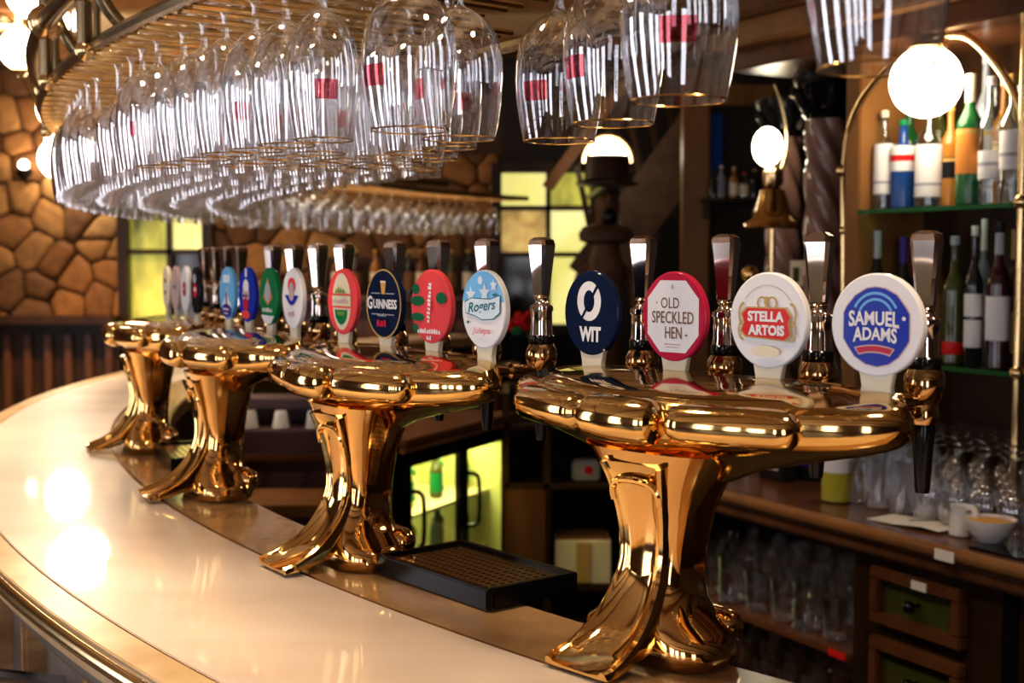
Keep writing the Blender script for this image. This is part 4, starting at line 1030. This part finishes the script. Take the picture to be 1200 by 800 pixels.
MB().lathe([(.05, -.14), (.06, -.1), (.07, 0), (.065, .0), (.05, -.1)], 14).build('pot', 'black_metal', fl)
for k in range(11):
    t = k * 2.4; r_ = .02 + .012 * (k % 5)
    MB().sphere((r_ * cos(t), r_ * sin(t), .05 + .02 * (k % 4)), .024, 8).build('bloom', 'print_red', fl)
for k in range(9):
    t = k * 2.1; MB().sphere((.055 * cos(t), .055 * sin(t), .01 + .01 * (k % 3)), .03, 6, (1, .5, .8)).build('leaf', 'print_leaf', fl)
pt = thing('plant_stand', 'dark plant stand under the red flowers', 'stand', (c.x, c.y, 0))
zp = c.z - .245
MB().lathe([(.13, zp - .02), (.14, zp - .012), (.13, zp)], 20).build('top', 'dark_wood', pt)
MB().lathe([(.12, 0), (.11, .03), (.03, .08), (.025, zp - .05), (.08, zp - .02)], 14).build('pillar', 'dark_wood', pt)

# ================================================================== HANGING GLASS RACK
ZR = 1.925
rack = thing('overhead_glass_rack', 'curved brass rack hung above the bar for glasses', 'glass rack')
RA0, RA1 = 41.2, 127.0
arc_tube(MB(), 5.145, ZR, .011, RA0, RA1, 110, 8).build('outer_rail', 'antique_brass', rack)
arc_tube(MB(), 4.545, ZR - .004, .014, 50.5, RA1, 100, 8).build('inner_rail', 'antique_brass', rack)
arc_tube(MB(), 5.16, ZR + .105, .019, RA0, RA1, 120, 12).build('gallery_tube', 'antique_brass', rack)
arc_tube(MB(), 4.85, ZR + .03, .012, 46.5, RA1, 100, 8).build('middle_rail', 'antique_brass', rack)
STEP = 1.06
def r_in(a):      # inner reach of the radial wires
    return 4.545 if a > 55.5 else (4.66 if a > 52.5 else (4.78 if a > 48 else (4.9 if a > 45.5 else 5.0)))
a = RA0 + .3
while a < RA1 - .5:
    for q in (-.21, .21):
        MB().tube([polar(r_in(a), a + q, ZR - .0128), polar(5.145, a + q, ZR - .0128)], .0042, 6).build('rail_wire', 'rail_brass', rack)
    a += STEP
for a in (43.5, 59.5, 64.2, 76, 86, 97, 108, 119):
    MB().tube([polar(5.16, a, ZR - .005), polar(5.16, a, 2.99)], .013, 10).build('post', 'antique_brass', rack)
    MB().sphere(polar(5.16, a, ZR + .105), .036, 16).build('post_knob', 'rail_brass', rack)
    MB().tube(spline([polar(5.14, a + .6, ZR + .26), polar(5.13, a + .6, ZR + .12), polar(5.06, a + .6, ZR + .03), polar(4.93, a + .6, ZR - .004)], 6), .012, 10).build('scroll_bracket', 'antique_brass', rack)
    MB().sphere(polar(5.16, a, ZR - .01), .018, 10).build('post_foot', 'rail_brass', rack)

GOB = [(.0455, 0), (.0500, .022), (.0545, .05), (.0565, .075), (.0555, .098), (.0500, .124), (.0360, .145), (.0200, .157), (.0085, .163), (.0062, .170), (.0060, .192), (.0085, .199), (.030, .2065), (.036, .209), (.0365, .212)]
WIN = [(.031, 0), (.0355, .03), (.040, .06), (.041, .08), (.0385, .10), (.030, .118), (.016, .130), (.006, .138), (.0045, .15), (.0045, .19), (.008, .198), (.030, .2065), (.035, .209), (.0355, .212)]
def gob_mesh(n=22): return MB().lathe(GOB, n, cap0=False)
def win_mesh(n=18): return MB().lathe(WIN, n, cap0=False)
def rim_mesh(): return MB().tube([(.0456 * cos(2 * pi * i / 28), .0456 * sin(2 * pi * i / 28), 0) for i in range(28)], .0010, 6, closed=True)
def logo_mesh():
    m = MB(); n = 8; rows = ((.046, .0541), (.054, .0551), (.062, .0559), (.070, .0564))
    m.rings([[((r + .0004) * cos(R(-18 + 36 * i / n)), (r + .0004) * sin(R(-18 + 36 * i / n)), z) for i in range(n + 1)] for z, r in rows], closed=False)
    return m
def parts_goblet(t, logo=True):
    inst('gob_bowl', lambda: MB().lathe(GOB[:9], 32, cap0=False, cap1=False), 'goblet_glass', 'bowl', t)
    inst('gob_stem', lambda: MB().lathe(GOB[8:12], 16, cap0=False, cap1=False), 'goblet_glass', 'stem', t)
    inst('gob_foot', lambda: MB().lathe(GOB[11:], 24, cap0=False), 'goblet_glass', 'foot', t)
    inst('gilt_rim', rim_mesh, 'gold_rim', 'gilt_rim', t)
    if logo: inst('red_logo', logo_mesh, 'red_print', 'printed_logo', t)
ZG = ZR - .212 - .002
NEAR = [(42.1, 5.12, 'upside-down goblet hanging alone at the rack end before the bright globe'),
        (44.75, 5.06, 'upside-down goblet with red logo hanging above the carved figure'),
        (46.8, 4.95, 'upside-down goblet hanging just behind the logo goblet over the figure'),
        (49.0, 4.85, 'upside-down goblet hanging lowest over the dark doorway'),
        (49.7, 4.965, 'upside-down goblet with red logo at the edge of the packed rows'),
        (49.15, 5.075, 'large upside-down goblet at the front corner of the packed rows')]
face = [150, 200, 215, 170, 215, 250]
for k, (a, r, lab) in enumerate(NEAR):
    p = polar(r, a, ZG); t = thing('hanging_goblet', lab, 'glass', p, R([250, 262, 215, 235, 205, 225][k]), 'glasses hanging in the rack'); parts_goblet(t)
spots = []
rows = [(5.085, 51.0), (4.99, 51.4), (4.895, 51.0), (4.80, 53.0), (4.705, 55.0), (4.61, 57.0)]
rg = random.Random(5)
for ri, (r, st_) in enumerate(rows):
    a = RA0 + .3
    while a < RA1 - .6:
        if a >= st_ and rg.random() < .97 and not (a > 78 and (ri % 2 or (a > 92 and int(a / STEP) % 2))):
            p = polar(r + rg.uniform(-.005, .005), a + rg.uniform(-.03, .03), ZG); spots.append((hypot(p.x, p.y), p, ri, a))
        a += STEP
ROWN = ['outermost', 'second', 'third', 'fourth', 'fifth', 'innermost']
ORD = {}
for s_ in sorted(spots, key=lambda q: q[3]):
    ORD.setdefault(s_[2], []).append(s_[3])
def nth(n): return '%d%s' % (n, 'th' if 10 < n % 100 < 14 else {1: 'st', 2: 'nd', 3: 'rd'}.get(n % 10, 'th'))
def where(ri, a): return '%s along the %s rack row from its near end' % (nth(ORD[ri].index(a) + 1), ROWN[ri])
spots.sort(key=lambda s: s[0])
LIM = 294
for i, (d, p, ri, a) in enumerate(spots[:LIM]):
    if i < 22:
        t = thing('hanging_goblet', ('upside-down red-logo goblet, ' if i % 2 == 0 else 'upside-down gilt-rimmed goblet, ') + where(ri, a), 'glass', p, rg.uniform(3.4, 5.4), 'glasses hanging in the rack'); t.scale = (.81, .81, 1); parts_goblet(t, i % 2 == 0); continue
    wine = (int(a * 3) + ri) % 5 in (1, 3) if a < 80 else ri % 2
    o = bpy.data.objects.new('hanging_goblet' if not wine else 'hanging_wine_glass', shared('win' if wine else 'gob', win_mesh if wine else gob_mesh, 'packed_glass')); COL.objects.link(o)
    o.location = p; o.rotation_euler.z = rg.uniform(0, 6)
    if not wine: o.scale = (.80, .80, 1)
    tag(o, (('slim upside-down wine glass, ' if wine else 'plain upside-down goblet, ') + where(ri, a)) if a < 76 else ('small slim upside-down wine glass in the far bend of the rack' if wine else 'small upside-down goblet in the far bend of the rack'), 'glass', 'glasses hanging in the rack')
rest = MB()
for d, p, ri, a in spots[LIM:]:
    rest.lathe(WIN, 12, c=p, cap0=False)
if rest.v: tag(rest.build('far_hanging_glasses', 'goblet_glass'), 'mass of small upside-down glasses at the far end of the rack', 'glasses', kind='stuff')
